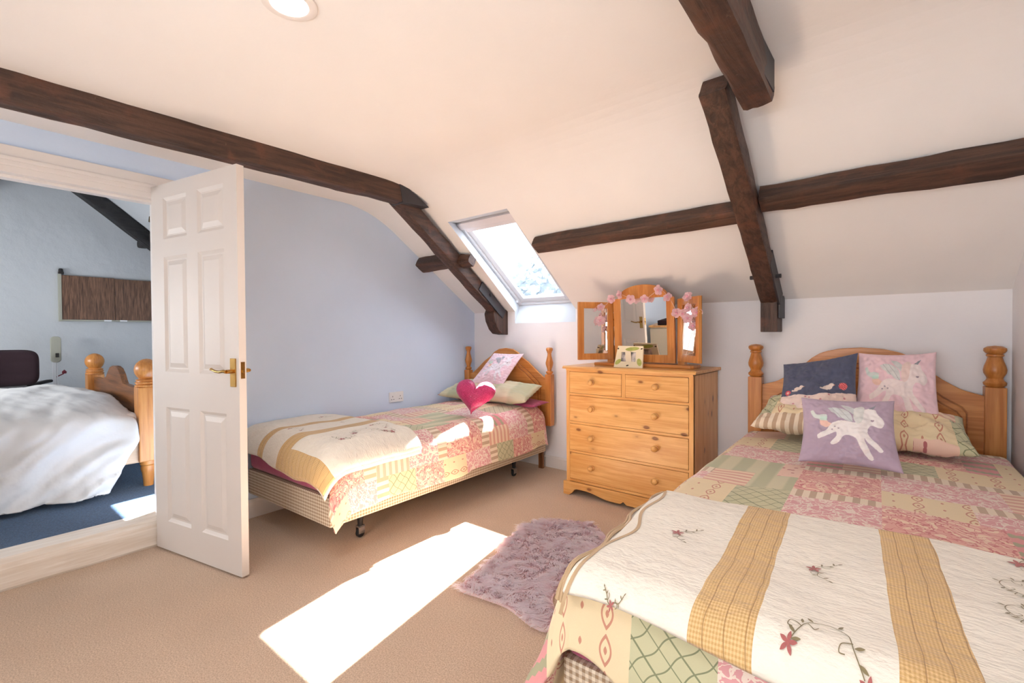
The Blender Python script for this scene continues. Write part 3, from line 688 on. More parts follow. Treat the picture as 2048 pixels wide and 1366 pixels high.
def drape(name, rect, r, zt, a0, a1, b0, b1, nu, nv, mat, hemfn=None, topfn=None, fold=.02, freq=14., flare=.10, thick=.012, seed=0., uvo=(0, 0), clampx=None, maxdrop=None, **pp):
    """cloth lying on a box top rect=(x0,x1,y0,y1) and rolling over its edges; (a,b) are cloth coordinates"""
    x0, x1, y0, y1 = rect; V = []; UV = []
    for j in range(nv):
        for i in range(nu):
            s, t_ = i/(nu-1), j/(nv-1); a = a0+(a1-a0)*s; bb = b0+(b1-b0)*t_
            if hemfn: a, bb = hemfn(s, t_, a, bb)
            cx = min(max(a, x0+r), x1-r); cy = min(max(bb, y0+r), y1-r); ex, ey = a-cx, bb-cy; e_ = hypot(ex, ey)
            z = zt+(topfn(a, bb) if topfn else 0)
            if e_ < 1e-6: P = Vector((a, bb, z))
            else:
                dx, dy = ex/e_, ey/e_; th = min(e_/r, pi/2); o = r*sin(th); hang = max(0, e_-r*pi/2); dr = r*(1-cos(th))+hang*.985
                q = min(1, hang/.2)
                per = (bb if abs(dx) > abs(dy) else a)*freq+math.atan2(dy, dx)*3
                w = sin(per+2*mnoise.noise(Vector((a*3, bb*3, seed))))*.6+mnoise.noise(Vector((a*9, bb*9, seed+4)))*.8
                corner = 2*abs(dx*dy)
                o += hang*flare*(1+1.2*corner)+w*fold*q*q
                P = Vector((cx+dx*o, cy+dy*o, z-dr))
            if clampx: P.x = min(max(P.x, clampx[0]), clampx[1])
            V.append(P); UV.append((a+uvo[0], bb+uvo[1]))
    o = mesh(name, V, grid_faces(nu, nv), mat, None, True, UV, **pp)
    m = o.modifiers.new('thick', 'SOLIDIFY'); m.thickness = thick; m.offset = -1
    return o
def strip(S, pts, w, mat, name, parent, lift=.0022):
    """flat stitched ribbon on surface function S(u,v)->(P,N)"""
    V = []; n = len(pts)
    for i, (u, v) in enumerate(pts):
        a = pts[max(i-1, 0)]; c = pts[min(i+1, n-1)]; d = Vector((c[0]-a[0], c[1]-a[1])); d = d.normalized() if d.length else Vector((1, 0))
        ww = w if not isinstance(w, (list, tuple)) else w[i]
        for s in (-1, 1):
            P, Nn = S(u-d.y*ww*s/2, v+d.x*ww*s/2); V.append(P+Nn*lift)
    return V, [(2*i, 2*i+1, 2*i+3, 2*i+2) for i in range(n-1)]
def curve2(pts, n=8):
    """Catmull-Rom through 2-D points"""
    out = []; P = [pts[0]]+list(pts)+[pts[-1]]
    for i in range(1, len(P)-2):
        for k in range(n):
            t = k/n; out.append(tuple(.5*((2*P[i][q])+(-P[i-1][q]+P[i+1][q])*t+(2*P[i-1][q]-5*P[i][q]+4*P[i+1][q]-P[i+2][q])*t*t+(-P[i-1][q]+3*P[i][q]-3*P[i+1][q]+P[i+2][q])*t**3) for q in (0, 1)))
    out.append(pts[-1]); return out
def embroider(parent, S, cx, cy, size, rot, kind, name='embroidery'):
    """kind 'sprig': five-petal flower with two leafed tendrils; 'scroll': arching vine"""
    green = ([], []); red = ([], [])
    def add(dst, VF): n = len(dst[0]); dst[0].extend(VF[0]); dst[1].extend([tuple(i+n for i in f) for f in VF[1]])
    def T(p): return (cx+size*(p[0]*cos(rot)-p[1]*sin(rot)), cy+size*(p[0]*sin(rot)+p[1]*cos(rot)))
    def line(pts, w=.0016, dst=green): add(dst, strip(S, curve2([T(p) for p in pts]), w, None, None, None))
    def leaf(p, ang, L, dst=green, wd=.34):
        c = T(p); a = ang+rot; n = 7
        pts = [(c[0]+cos(a)*L*size*k/n, c[1]+sin(a)*L*size*k/n) for k in range(n+1)]
        add(dst, strip(S, pts, [max(.0006, L*size*wd*sin(pi*k/n)**.8) for k in range(n+1)], None, None, None, .0026))
    def flower(p, L):
        for k in range(5): leaf(p, 2*pi*k/5+.3, L, red, .42)
    if kind == 'sprig':
        flower((0, 0), .34)
        line([(0, 0), (.25, .3), (.6, .45), (1., .75)]); line([(0, 0), (.15, -.35), (.1, -.7), (.45, -1.05)])
        for p, a in (((.35, .35), 1.5), ((.6, .47), -.3), ((.85, .62), 1.6), ((.14, -.4), .2), ((.1, -.65), 3.4), ((.3, -.9), .5), ((1., .75), .6), ((.45, -1.05), -.8)): leaf(p, a, .24)
        line([(.3, .33), (.5, .2), (.7, .28)], .0012); line([(.15, -.5), (-.1, -.55), (-.15, -.4)], .0012)
    else:
        flower((-.9, -.5), .24); flower((1.0, -.55), .22)
        line([(-.9, -.5), (-.75, -.1), (-.55, .3), (-.1, .5), (.35, .35), (.6, -.05), (.9, -.45)])
        line([(-.72, 0), (-1.0, .1), (-1.05, -.1), (-.92, -.12)]); line([(.55, .1), (.3, .0), (.28, -.2), (.42, -.2)]); line([(-.6, .2), (-.4, .05), (-.3, .15)])
        for p, a in (((-.8, -.25), 2.6), ((-.72, .12), 1.9), ((-.5, .35), 2.5), ((.6, 0.), .4), ((.75, -.25), -.4), ((.1, .5), 1.2), ((-.85, -.4), .3), ((.95, -.5), -1.6)): leaf(p, a, .24)
    o = mesh(name, green[0], green[1], 'thread', parent, kind='stuff')
    mesh(name+'_petals', red[0], red[1], 'threadred', parent, kind='stuff')
    return o

# ---- left single bed
R1 = radians(2.3); O1 = Matrix.Translation((-3.225, 1.235, 0)) @ Matrix.Rotation(R1, 4, 'Z')
bed = empty('single_bed', label='single bed with check divan base and arched pine headboard against blue wall', cat='bed'); bed.matrix_world = O1
b = B(); b.box(0, .93, 0, 2.02, .17, .325); db = b.build('divan_base', 'ging', bed, bevel=.008, boxuv=True)
b = B(); b.box(.004, .926, .004, 2.016, .325, .52)
b.build('mattress', 'magenta', bed, bevel=.045, seg=4, smooth=True, label='mattress in a magenta fitted sheet')
for lx, ly in ((.80, .27), (.80, 1.74), (.12, .27), (.12, 1.74)):
    b = B(); b.lathe([(.014, .062), (.016, .10), (.024, .15), (.026, .172)], (lx, ly, 0), 14); g = b.build('leg', 'black', bed, smooth=True)
    b = B(); b.lathe([(.024, -.010), (.028, -.006), (.028, .006), (.024, .010)], (lx, ly, .029), 16, 'x'); b.build('caster_wheel', 'rubber', g)
    b = B(); b.box(lx-.017, lx-.012, ly-.02, ly+.02, .025, .072); b.box(lx+.012, lx+.017, ly-.02, ly+.02, .025, .072); b.box(lx-.017, lx+.017, ly-.02, ly+.02, .06, .072); b.build('caster_fork', 'chrome', g, bevel=.003)
F1 = [(.020, .825), (.030, .838), (.030, .848), (.018, .856), (.020, .872), (.031, .905), (.033, .925), (.026, .955), (.018, .985), (.016, 1.005), (.021, 1.012), (.021, 1.020), (.028, 1.028), (.030, 1.044), (.022, 1.054), (.001, 1.056)]
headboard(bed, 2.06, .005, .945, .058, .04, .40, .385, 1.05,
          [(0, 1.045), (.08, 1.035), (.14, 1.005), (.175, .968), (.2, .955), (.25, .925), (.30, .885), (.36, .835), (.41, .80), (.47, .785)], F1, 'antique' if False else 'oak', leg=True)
def top1(a, b_): return .020*mnoise.noise(Vector((a*2.2, b_*1.6, 3)))+.008*mnoise.noise(Vector((a*8, b_*6, 1)))+.012*sin(min(1, max(0, a/.93))*pi)+.02*max(0, b_-1.5)
def sm(x): x = max(0, min(1, x)); return x*x*(3-2*x)
def hem1(s, t_, a, b_):
    a2 = -.03+(1.25+.012*sin(b_*9)+.03)*s
    bmin = .03-.24*sm((a2-.82)/.32)
    return a2-.05*sm(1-t_*5)*sm((a2-.9)/.3), bmin+(1.985-bmin)*t_
drape('duvet', (0, .985, .0, 2.02), .13, .562, 0, 1.2, 0, 1.98, 120, 190, 'patch', hem1, top1, fold=.012, freq=16, flare=.10, thick=.016, seed=1., clampx=(-.03, 2),
      label='patchwork duvet on the single bed beside the blue wall, partly in sunlight', cat='duvet').matrix_world = O1
MAT['quilt1'] = quilt('cream_quilt_left', [(.30, .36), (.53, .63)], [(.55, 1.2, -.3, -.035)])
def q_surface(rect, r, zt, topfn, slope=.12):
    x0, x1, y0, y1 = rect
    def pos(a, bb):
        cx = min(max(a, x0+r), x1-r); cy = min(max(bb, y0+r), y1-r); ex, ey = a-cx, bb-cy; e_ = hypot(ex, ey)
        z = zt+topfn(a, bb)
        if e_ < 1e-6: return Vector((a, bb, z))
        dx, dy = ex/e_, ey/e_; th = min(e_/r, pi/2*.93); o = r*sin(th); hang = max(0, e_-r*pi/2*.93); dr = r*(1-cos(th))+hang*.96
        return Vector((cx+dx*(o+hang*slope), cy+dy*(o+hang*slope), z-dr))
    def S(a, bb):
        h = .004; p = pos(a, bb); n = (pos(a+h, bb)-pos(a-h, bb)).cross(pos(a, bb+h)-pos(a, bb-h)).normalized(); return p, n
    return S
def slab(name, S, a0, a1, b0, b1, nu, nv, th, mat, parent=None, edgefn=None, uvo=(0, 0), skew=0., **pp):
    """padded layer following surface S with rounded edges"""
    V = []; UV = []
    for side in (1, 0):
        for j in range(nv):
            for i in range(nu):
                s, t_ = i/(nu-1), j/(nv-1)
                a = a0+(a1-a0)*s; bb = b0+(b1-b0)*t_
                if edgefn: a, bb = edgefn(s, t_, a, bb)
                P, Nn = S(a, bb)
                d = min(min(s, 1-s)*(a1-a0), min(t_, 1-t_)*(b1-b0)); k = 1-(1-min(1, d/(th*.9)))**2; k = k**.5 if k > 0 else 0
                hgt = th*(.5+.5*k)+.002*mnoise.noise(Vector((a*7, bb*7, 2)))*k if side else th*(.5-.5*k)
                V.append(P+Nn*hgt); UV.append((a+uvo[0]-skew*(1-t_), bb+uvo[1]))
    n = nu*nv; F = grid_faces(nu, nv)+[f[::-1] for f in grid_faces(nu, nv, n)]
    o = mesh(name, V, F, mat, parent, True, UV, **pp)
    bm = bmesh.new(); bm.from_mesh(o.data); bmesh.ops.remove_doubles(bm, verts=bm.verts, dist=.0002); bm.to_mesh(o.data); bm.free()
    return o
S1 = q_surface((-.14, .99, -.045, 2.2), .12, .569, top1, .15)
ql = empty('folded_quilt', label='folded cream quilt with tan stripes on the foot of the single bed', cat='quilt'); ql.matrix_world = O1
def e1a(s, t_, a, b_): return a, b_-.03*s*(1-t_)+.015*sin(a*8)*(1-t_)-.02*sm((a-.6)/.4)*(1-t_)
slab('lower_layer', S1, .35, 1.06, -.145, .565, 60, 60, .014, 'quilt1', ql, e1a, uvo=(.25, .0))
S1b = lambda a, b_: (lambda q: (q[0]+q[1]*.013, q[1]))(S1(a, b_))
slab('top_layer', S1b, -.018, 1.035, -.125, .56, 110, 80, .018, 'quilt1', ql, e1a)
S1c = lambda a, b_: (lambda q: (q[0]+q[1]*.031, q[1]))(S1(a, b_))
for args in ((.15, .42, .05, .4, 'sprig'), (.42, .40, .04, .9, 'sprig'), (.44, .10, .05, .2, 'scroll'), (.80, .32, .09, 1.2, 'scroll'), (.86, .12, .06, 2.6, 'sprig'), (.74, .47, .06, .2, 'scroll'), (.9, .42, .05, 3.6, 'sprig')):
    embroider(ql, S1c, *args)
# tan edge block on the fold facing the room
b = B(); P0_, n0 = S1(1.045, .14); P1_, n1 = S1(1.045, .25); b.bar(P0_+Vector((.006, 0, .012)), P1_+Vector((.006, 0, .012)), (1, 0, 0), ZA, .012, .024); MAT['tan'] = plaincloth('tan_check_cotton', C(214, 176, 122)); b.build('tan_edge', 'tan', ql, bevel=.004)

# ---- pillows and cushions
def cushion(name, q, th, n=44, mat=None, col=None, pinch=.06, wr=.004, seed=0., power=.5, parent=None, edge=.0, **pp):
    """q: corners BL, BR, TR, TL; bulges to both sides. uv 0..1; col: function(u,v)->rgb for the front face"""
    q = [Vector(p) for p in q]; nrm = (q[1]-q[0]).cross(q[3]-q[0]).normalized(); V = []; UV = []; CC = []
    for side in (1, -1):
        for j in range(n):
            for i in range(n):
                u, v = i/(n-1), j/(n-1); a, c = 2*u-1, 2*v-1
                ua = .5+.5*a*(1-pinch*(1-c*c)); vc = .5+.5*c*(1-pinch*(1-a*a))
                P = q[0].lerp(q[1], ua).lerp(q[3].lerp(q[2], ua), vc)
                k = max(0, (1-a*a)*(1-c*c))**power
                w = wr*mnoise.noise(Vector((a*3+seed, c*3, side)))*2*k+wr*.6*mnoise.noise(Vector((a*9+seed, c*9, side)))*min(1, k*3)
                P = P+nrm*(side*th/2*k+w+edge*mnoise.noise(Vector((a*2+seed, c*2, 9))))
                V.append(P); UV.append((u, v))
                if col: CC.append((*col(u, v, side), 1))
    F = grid_faces(n, n)+[f[::-1] for f in grid_faces(n, n, n*n)]
    o = mesh(name, V, F, mat, parent, True, UV, CC if col else None, **pp)
    bm = bmesh.new(); bm.from_mesh(o.data); bmesh.ops.remove_doubles(bm, verts=bm.verts, dist=.0003); bm.to_mesh(o.data); bm.free()
    return o
M('printed_cushion_cotton'); MAT['print'] = fin(attr('Col'), .85, cloth_bump(coord(), d=.0012), sheen=.25, spec=.15)
def inpoly(p, x, y):
    c = False; j = len(p)-1
    for i in range(len(p)):
        if (p[i][1] > y) != (p[j][1] > y) and x < (p[j][0]-p[i][0])*(y-p[i][1])/(p[j][1]-p[i][1])+p[i][0]: c = not c
        j = i
    return c
def pn(pts, w, h): return curve2([(x/w, 1-y/h) for x, y in pts]+[(pts[0][0]/w, 1-pts[0][1]/h)], 4)
# winged unicorn, traced on a 900 x 700 field: body, wing, tail, mane, horn
BODY = pn([(150, 440), (240, 380), (300, 300), (390, 270), (500, 290), (560, 280), (600, 220), (590, 150), (640, 120), (720, 130), (740, 170), (790, 230), (800, 280), (760, 320), (690, 300), (650, 330), (640, 400), (700, 470), (760, 540), (730, 560), (650, 500), (600, 450), (640, 560), (670, 630), (630, 640), (560, 550), (520, 450), (420, 430), (370, 500), (310, 540), (285, 520), (340, 440), (330, 400), (260, 440), (170, 480)], 900, 700)
WING = pn([(260, 130), (330, 120), (420, 140), (480, 190), (500, 280), (440, 270), (400, 240), (360, 230), (330, 195), (295, 175)], 900, 700)
WING2 = pn([(390, 80), (450, 85), (520, 130), (540, 200), (500, 190), (440, 140)], 900, 700)
MANE = pn([(520, 130), (580, 90), (620, 110), (610, 180), (590, 270), (540, 300), (510, 240)], 900, 700)
TAIL = pn([(80, 170), (110, 160), (140, 210), (200, 210), (250, 220), (250, 280), (300, 320), (240, 350), (180, 320), (170, 270), (110, 240)], 900, 700)
HORN = [(x/900, 1-y/700) for x, y in ((655, 118), (690, 95), (735, 70), (700, 125))]
def unicorn(base, body=C(248, 238, 230), wing=C(222, 220, 216), mane=C(240, 214, 206), tail=C(214, 220, 214), back=None, tail2=C(240, 200, 184)):
    def f(u, v, side):
        if side < 0: return back or base
        k = 1+.05*mnoise.noise(Vector((u*6, v*6, 0)))
        if not (.05 < u < .95 and .05 < v < .95): return tuple(x*k for x in base)
        if inpoly(HORN, u, v): return C(150, 150, 156)
        if hypot((u-.77)*9, (v-.655)*7) < .17 and v < .66: return C(170, 150, 160)
        if inpoly(WING, u, v):
            s_ = (u*14+v*9) % 1
            return C(176, 176, 176) if s_ < .10 else wing
        if inpoly(MANE, u, v): return mane
        if inpoly(BODY, u, v):
            for (cx, cy) in ((.36, .50), (.33, .46), (.40, .475)):
                if hypot(u-cx, (v-cy)) < .011: return C(176, 160, 170)
            return body
        if inpoly(WING2, u, v): return tuple(x*.93 for x in wing)
        if inpoly(TAIL, u, v): return tail if v > .66 else (C(206, 228, 214) if u > .2 else tail) if v > .6 else tail2
        return tuple(x*k for x in base)
    return f
LIL = C(184, 164, 180); PNK = C(242, 208, 214)
# left bed
pil = drape and cushion('pillow', [(-3.27, 2.86, .625), (-2.31, 2.93, .635), (-2.36, 3.22, .735), (-3.26, 3.20, .73)], .13, 50, 'patch', None, .03, .012, 1., .38, label='soft patterned pillow lying at the head of the single bed', cat='pillow')
for L_ in (pil.data.uv_layers[0].data,):
    for d in L_: d.uv = (d.uv[0]*.32+.46, d.uv[1]*.23+.005)
cushion('pillow', [(-3.2, 3.0, .588), (-2.29, 3.04, .588), (-2.32, 3.27, .595), (-3.2, 3.25, .595)], .07, 30, 'magenta', None, .03, .006, 2., .4, label='magenta pillow under the patterned one on the single bed', cat='pillow')
cushion('cushion', [(-3.01, 3.02, .735), (-2.66, 3.06, .735), (-2.57, 3.24, 1.0), (-2.90, 3.22, 1.0)], .07, 150, 'print', unicorn(C(238, 212, 222), C(236, 230, 236), C(180, 180, 190), C(240, 224, 232)), .05, .008, 3.,
        label='pale pink unicorn cushion leaning on the single bed headboard', cat='cushion')
# heart cushion with two-way sequins
def heart():
    HB0 = Vector((-2.49, 2.54, .70)); rt = Vector((.72, .58, .20)).normalized(); up = Vector((.22, .50, 1)); up = (up-rt*up.dot(rt)).normalized(); nr = rt.cross(up)
    V = []; F = []; CC = []; nr_, na = 26, 96
    def hp(a):
        x = 16*sin(a)**3; y = 13*cos(a)-5*cos(2*a)-2*cos(3*a)-cos(4*a); return (x*.93+(y+2.5)*.36)/17*.160, ((y+2.5)*.93-x*.36)/17*.152
    for side in (1, -1):
        for i in range(nr_+1):
            for k in range(na):
                s = i/nr_; x, y = hp(2*pi*k/na); P = HB0+rt*(x*s)+up*(y*s)+nr*side*(.062*(1-s**2.6)**.6+.0015*mnoise.noise(Vector((x*s*90, y*s*90, 1))))
                V.append(P)
    for f in range(2):
        o_ = f*(nr_+1)*na
        for i in range(nr_):
            for k in range(na):
                q_ = (o_+i*na+k, o_+i*na+(k+1) % na, o_+(i+1)*na+(k+1) % na, o_+(i+1)*na+k); F.append(q_ if f else q_[::-1])
    M('pink_sequins'); o = coord(); v = voro(o, 260); c = xyz(voro(o, 260, out='Color'))[0]
    MAT['sequin'] = fin(mix(c, C(196, 30, 96), C(236, 72, 140)), .28, bump(c*1.2+v, .004), .35, Coat_Weight=.4)
    o = mesh('heart_cushion', V, F, 'sequin', None, True, label='hot pink sequinned heart-shaped cushion on the single bed', cat='cushion')
    bm = bmesh.new(); bm.from_mesh(o.data); bmesh.ops.remove_doubles(bm, verts=bm.verts, dist=.0003); bm.to_mesh(o.data); bm.free()
heart()

# ---- right bed
bed = empty('single_bed', (-.665, .99, 0), radians(2.3), label='bed in the right foreground with large arched pine headboard', cat='bed')
b = B(); b.box(.0, 1.08, 0, 2.28, .10, .36); b.build('divan_base', 'ging', bed, bevel=.008, boxuv=True)
b = B(); b.box(.0, 1.08, 0, 2.28, .36, .56); b.build('mattress', 'magenta', bed, bevel=.04, seg=4, smooth=True, label='mattress in a magenta fitted sheet')
F2 = [(.030, .892), (.042, .903), (.044, .914), (.034, .925), (.030, .935), (.033, .945), (.042, .962), (.044, .978), (.040, .998), (.032, 1.022), (.027, 1.042), (.033, 1.047), (.033, 1.054), (.028, 1.057), (.036, 1.063), (.043, 1.074), (.042, 1.086), (.028, 1.095), (.001, 1.099)]
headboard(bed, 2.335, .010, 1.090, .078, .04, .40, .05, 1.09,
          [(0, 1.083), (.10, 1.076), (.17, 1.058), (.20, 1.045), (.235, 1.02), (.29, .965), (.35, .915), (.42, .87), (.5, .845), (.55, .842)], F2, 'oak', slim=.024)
for lx, ly in ((.08, .08), (.97, .08), (.08, 2.1), (.97, 2.1)):
    b = B(); b.lathe([(.02, 0), (.022, .10)], (lx, ly, 0), 12); b.build('leg', 'black', bed)
O2 = Matrix.Translation((-.665, .99, 0)) @ Matrix.Rotation(radians(2.3), 4, 'Z')
def top2(a, b_): return .014*mnoise.noise(Vector((a*2, b_*1.7, 8)))+.006*mnoise.noise(Vector((a*7, b_*6, 5)))+.012*sin(min(1, max(0, a/1.05))*pi)
def hem2(s, t_, a, b_):
    a2 = -.34+1.44*s
    bmin = -.19+.03*sin(a2*17+1)*sm((a2+.1)/.3)-.10*sm((-a2+.02)/.25)
    a2 -= .06*(1-sm(t_*5))*sm(-a2/.2)
    return a2, bmin+(2.12-bmin)*t_
drape('duvet', (-.01, 1.13, -.03, 2.34), .055, .582, 0, 1, 0, 1, 210, 300, 'patch', hem2, top2, fold=.02, freq=13, flare=.16, thick=.014, seed=5., uvo=(.48, .75), clampx=(-1, 1.11),
      label='patchwork duvet in pinks, creams and greens on the right bed', cat='duvet').matrix_world = O2
MAT['quilt2'] = quilt('cream_quilt_right', [(.308, .42), (.628, .735)])
S2 = q_surface((-.02, 2.2, -.06, 2.6), .06, .587, lambda a, b_: top2(min(a, 1.05), b_)*.8+.003*sin(b_*16)*sin(a*6), .12)
ql = empty('folded_quilt', label='folded cream quilt with two tan check bands across the right bed', cat='quilt'); ql.matrix_world = O2
def e2(dx):
    def f(s, t_, a, b_):
        # skewed bands: the quilt lies slightly askew
        return a+dx*(1-t_)+.012*sin(t_*6)*(1-s), b_+.012*sin(a*9)*(1-t_)-.004*sin(a*14)*t_
    return f
XQ = 1.10
slab('lower_layer', S2, .020, XQ, -.055, .615, 120, 70, .012, 'quilt2', ql, e2(.0), skew=.028)
S2b = lambda a, b_: (lambda q: (q[0]+q[1]*.010, q[1]))(S2(a, b_))
slab('middle_layer', S2b, .03, XQ, -.060, .622, 120, 70, .012, 'quilt2', ql, e2(.0), skew=.028)
S2c = lambda a, b_: (lambda q: (q[0]+q[1]*.020, q[1]))(S2(a, b_))
slab('top_layer', S2c, .045, XQ, -.072, .63, 220, 140, .014, 'quilt2', ql, e2(.0), skew=.028)
S2d = lambda a, b_: (lambda q: (q[0]+q[1]*.0345, q[1]))(S2(a, b_))
for k, (da, nm) in enumerate(((.020, S2), (.03, S2b), (.045, S2c))):
    pts = [(da-.003+.012*sin(t*6)+.006*sin(t*23+k), -.08+.69*t) for t in np.linspace(0, 1, 50)]
    b = B(); b.tube([(lambda q: q[0]+q[1]*.007)(nm(*p)) for p in pts], .0045, 6); b.build('edge_binding', 'taupebind', ql, smooth=True)
pts = [(.052+.055*sin(pi*t)**2*(1-t)+.010*sin(t*16), -.10+.70*t) for t in np.linspace(0, 1, 60)]
v_, f_ = strip(S2d, pts, .009, None, None, None, .001); mesh('scalloped_border', v_, f_, 'taupebind', ql)
for args in ((.188, .296, .055, .15, 'sprig'), (.513, .265, .05, .15, 'sprig'), (.888, .58, .06, .3, 'sprig'), (.86, .44, .05, 1.5, 'scroll'), (.85, .30, .05, 1.4, 'scroll'), (.56, -.012, .062, -.15, 'scroll'), (.86, .14, .055, 1.5, 'scroll'), (.17, -.06, .025, 1.8, 'sprig')):
    embroider(ql, S2d, *args)

# pillows and cushions of the right bed
def patuv(o, su, sv, ou, ov):
    for d in o.data.uv_layers[0].data: d.uv = (d.uv[0]*su+ou, d.uv[1]*sv+ov)
o = cushion('pillow', [(-.66, 2.80, .665), (-.17, 2.84, .675), (-.16, 3.12, .80), (-.62, 3.10, .80)], .15, 50, 'patch', None, .06, .016, 4., .42, label='cream patterned pillow at the left under the navy cushion', cat='pillow'); patuv(o, .52, .34, .10, .26)
o = cushion('pillow', [(-.28, 2.79, .66), (.235, 2.79, .645), (.20, 3.13, .755), (-.25, 3.12, .77)], .15, 50, 'patch', None, .06, .016, 5., .42, label='salmon and cream pillow under the pink unicorn cushion', cat='pillow'); patuv(o, .52, .40, .22, .50)
def navyp(u, v, side):
    if side < 0: return C(96, 100, 120)
    k = 1+.06*mnoise.noise(Vector((u*8, v*8, 3))); w = .02*sin(u*4)
    if .10 < v+w < .335:
        for i, (cx, cy) in enumerate(((.35, .29), (.4, .28), (.55, .22), (.66, .3), (.7, .14), (.85, .26), (.2, .17), (.95, .2), (.33, .15), (.78, .15))):
            if hypot(u-cx, v-cy) < .014: return C(214, 150, 156)
        return tuple(x*k for x in C(240, 218, 208))
    for cx, s in ((.24, 1), (.64, 1.1)):
        if ((u-cx)/.055/s)**2+((v-.43)/.036/s)**2 < 1 or ((u-cx-.045*s)/.03/s)**2+((v-.465)/.03/s)**2 < 1 or (abs(v-.405-(u-cx+.05)*-.3) < .013 and -.09*s < u-cx < 0): return C(240, 222, 210)
        if 0 < u-cx-.07*s < .02 and abs(v-.465) < .008: return C(220, 150, 120)
    if ((u-.10)/.038)**2+((v-.385)/.045)**2 < 1: return C(214, 96, 106) if ((u-.10)/.018)**2+((v-.385)/.02)**2 > 1 else C(238, 190, 180)
    if ((u-.84)/.055)**2+((v-.45)/.055)**2 < 1: return C(214, 70, 84) if (int(u*90)+int(v*90)) % 3 else C(240, 170, 160)
    return tuple(x*k for x in C(92, 96, 118))
cushion('cushion', [(-.555, 2.90, .72), (-.185, 2.93, .735), (-.205, 3.08, 1.062), (-.545, 3.05, .99)], .10, 170, 'print', navyp, .08, .011, 6.,
        label='navy blue cushion with two appliqued birds and a pale band', cat='cushion')
cushion('cushion', [(-.225, 2.97, .705), (.125, 2.97, .69), (.105, 3.14, 1.07), (-.205, 3.12, 1.06)], .11, 190, 'print', unicorn(PNK, C(246, 230, 226)), .075, .009, 7.,
        label='large pale pink unicorn cushion leaning against the right bed headboard', cat='cushion')
cushion('cushion', [(-.365, 2.36, .615), (-.012, 2.40, .615), (-.045, 2.55, .882), (-.375, 2.50, .875)], .12, 200, 'print', unicorn(LIL, C(244, 236, 232), C(214, 216, 214), C(228, 226, 220)), .08, .009, 8.,
        label='lilac cushion with white unicorn standing in front on the right bed', cat='cushion')

# ---- chest of drawers
def chest():
    x0, x1, y0, y1 = -1.925, -1.005, 2.925, 3.405; t = empty('chest_of_drawers', ((x0+x1)/2, (y0+y1)/2, 0), label='knotty pine chest with two small and three wide drawers', cat='chest of drawers')
    ox, oy = (x0+x1)/2, (y0+y1)/2; w = (x1-x0)/2; d = (y1-y0)/2
    for s in (-1, 1):
        b = B(); b.box(s*w-(.022 if s > 0 else 0), s*w+(0 if s > 0 else .022), -d+.004, d, .02, .915); b.build('side_panel', 'pine_z', t, bevel=.002)
    b = B(); b.box(-w+.022, w-.022, d-.012, d, .05, .915); b.build('back_panel', 'pine_z', t)
    b = B(); b.prism([(-d-.022, .918), (-d-.022, .926), (-d-.012, .938), (d, .938), (d, .918)], -w-.022, w+.022, 'yz'); b.build('top', 'pine_x', t, bevel=.004)
    b = B(); b.box(-w+.0, w, -d-.008, d, .906, .919); b.build('top_moulding', 'pine_x', t, bevel=.003)
    # face frame: stiles, rails, centre divider
    zr = [(.898, .906), (.726, .742), (.522, .538), (.312, .328), (.100, .118)]
    for s in (-1, 1): b = B(); b.box(min(s*w, s*(w-.028)), max(s*w, s*(w-.028)), -d-.0, -d+.02, .09, .907); b.build('stile', 'pine_z', t, bevel=.001)
    for a, c in zr: b = B(); b.box(-w+.028, w-.028, -d+.001, -d+.02, a, c); b.build('rail', 'pine_x', t, bevel=.001)
    b = B(); b.box(-.018, .008, -d+.001, -d+.02, .742, .898); b.build('divider', 'pine_z', t)
    def drawer(a, c, z0, z1, knobs):
        b = B(); b.box(a+.002, c-.002, -d-.002, -d+.018, z0+.002, z1-.002); b.box(a+.01, c-.01, -d+.018, d-.03, z0+.012, z1-.02); dr = b.build('drawer', 'pine_x', t, bevel=.003)
        for kx in knobs:
            b = B(); zc = (z0+z1)/2+.008
            b.lathe([(.001, -.042), (.012, -.040), (.019, -.033), (.021, -.026), (.018, -.018), (.012, -.013), (.012, -.009), (.019, -.006), (.020, 0)], (kx, -d-.002, zc), 20, 'y'); b.build('knob', 'pine_y', dr, smooth=True)
    drawer(-w+.028, -.018, .742, .898, (-.245,)); drawer(.008, w-.028, .742, .898, (.225,))
    for z0, z1 in ((.538, .726), (.328, .522), (.118, .312)): drawer(-w+.028, w-.028, z0, z1, (-.245, .222))
    # shaped plinth
    def arch(x0_, x1_, n=40):
        pts = []
        for k in range(n+1):
            u = k/n; x = x0_+(x1_-x0_)*u; m = abs(u-.5)*2      # 1 at ends 0 at the centre
            z = 0 if m > .90 else .052*sm((.90-m)/.13)-.030*sm((.62-m)/.42)+ (.018 if m < .022 else 0)
            pts.append((x, z))
        return pts
    b = B(); b.prism([(-w-.018, .098)]+arch(-w-.018, w+.018)+[(w+.018, .098)], -d-.018, -d+.002); b.build('plinth', 'antique_x' if False else 'pine_x', t, bevel=.003)
    b = B(); b.prism([(-d-.0, .0), (-d+.06, .0), (-d+.10, .04), (d-.10, .04), (d-.06, 0), (d, 0), (d, .098), (-d, .098)], w, w+.018, 'yz'); b.build('plinth_return', 'pine_y', t, bevel=.003); b = B(); b.prism([(-d-.0, .0), (-d+.06, .0), (-d+.10, .04), (d-.10, .04), (d-.06, 0), (d, 0), (d, .098), (-d, .098)], -w-.018, -w, 'yz'); b.build('plinth_return', 'pine_y', t, bevel=.003)
chest()

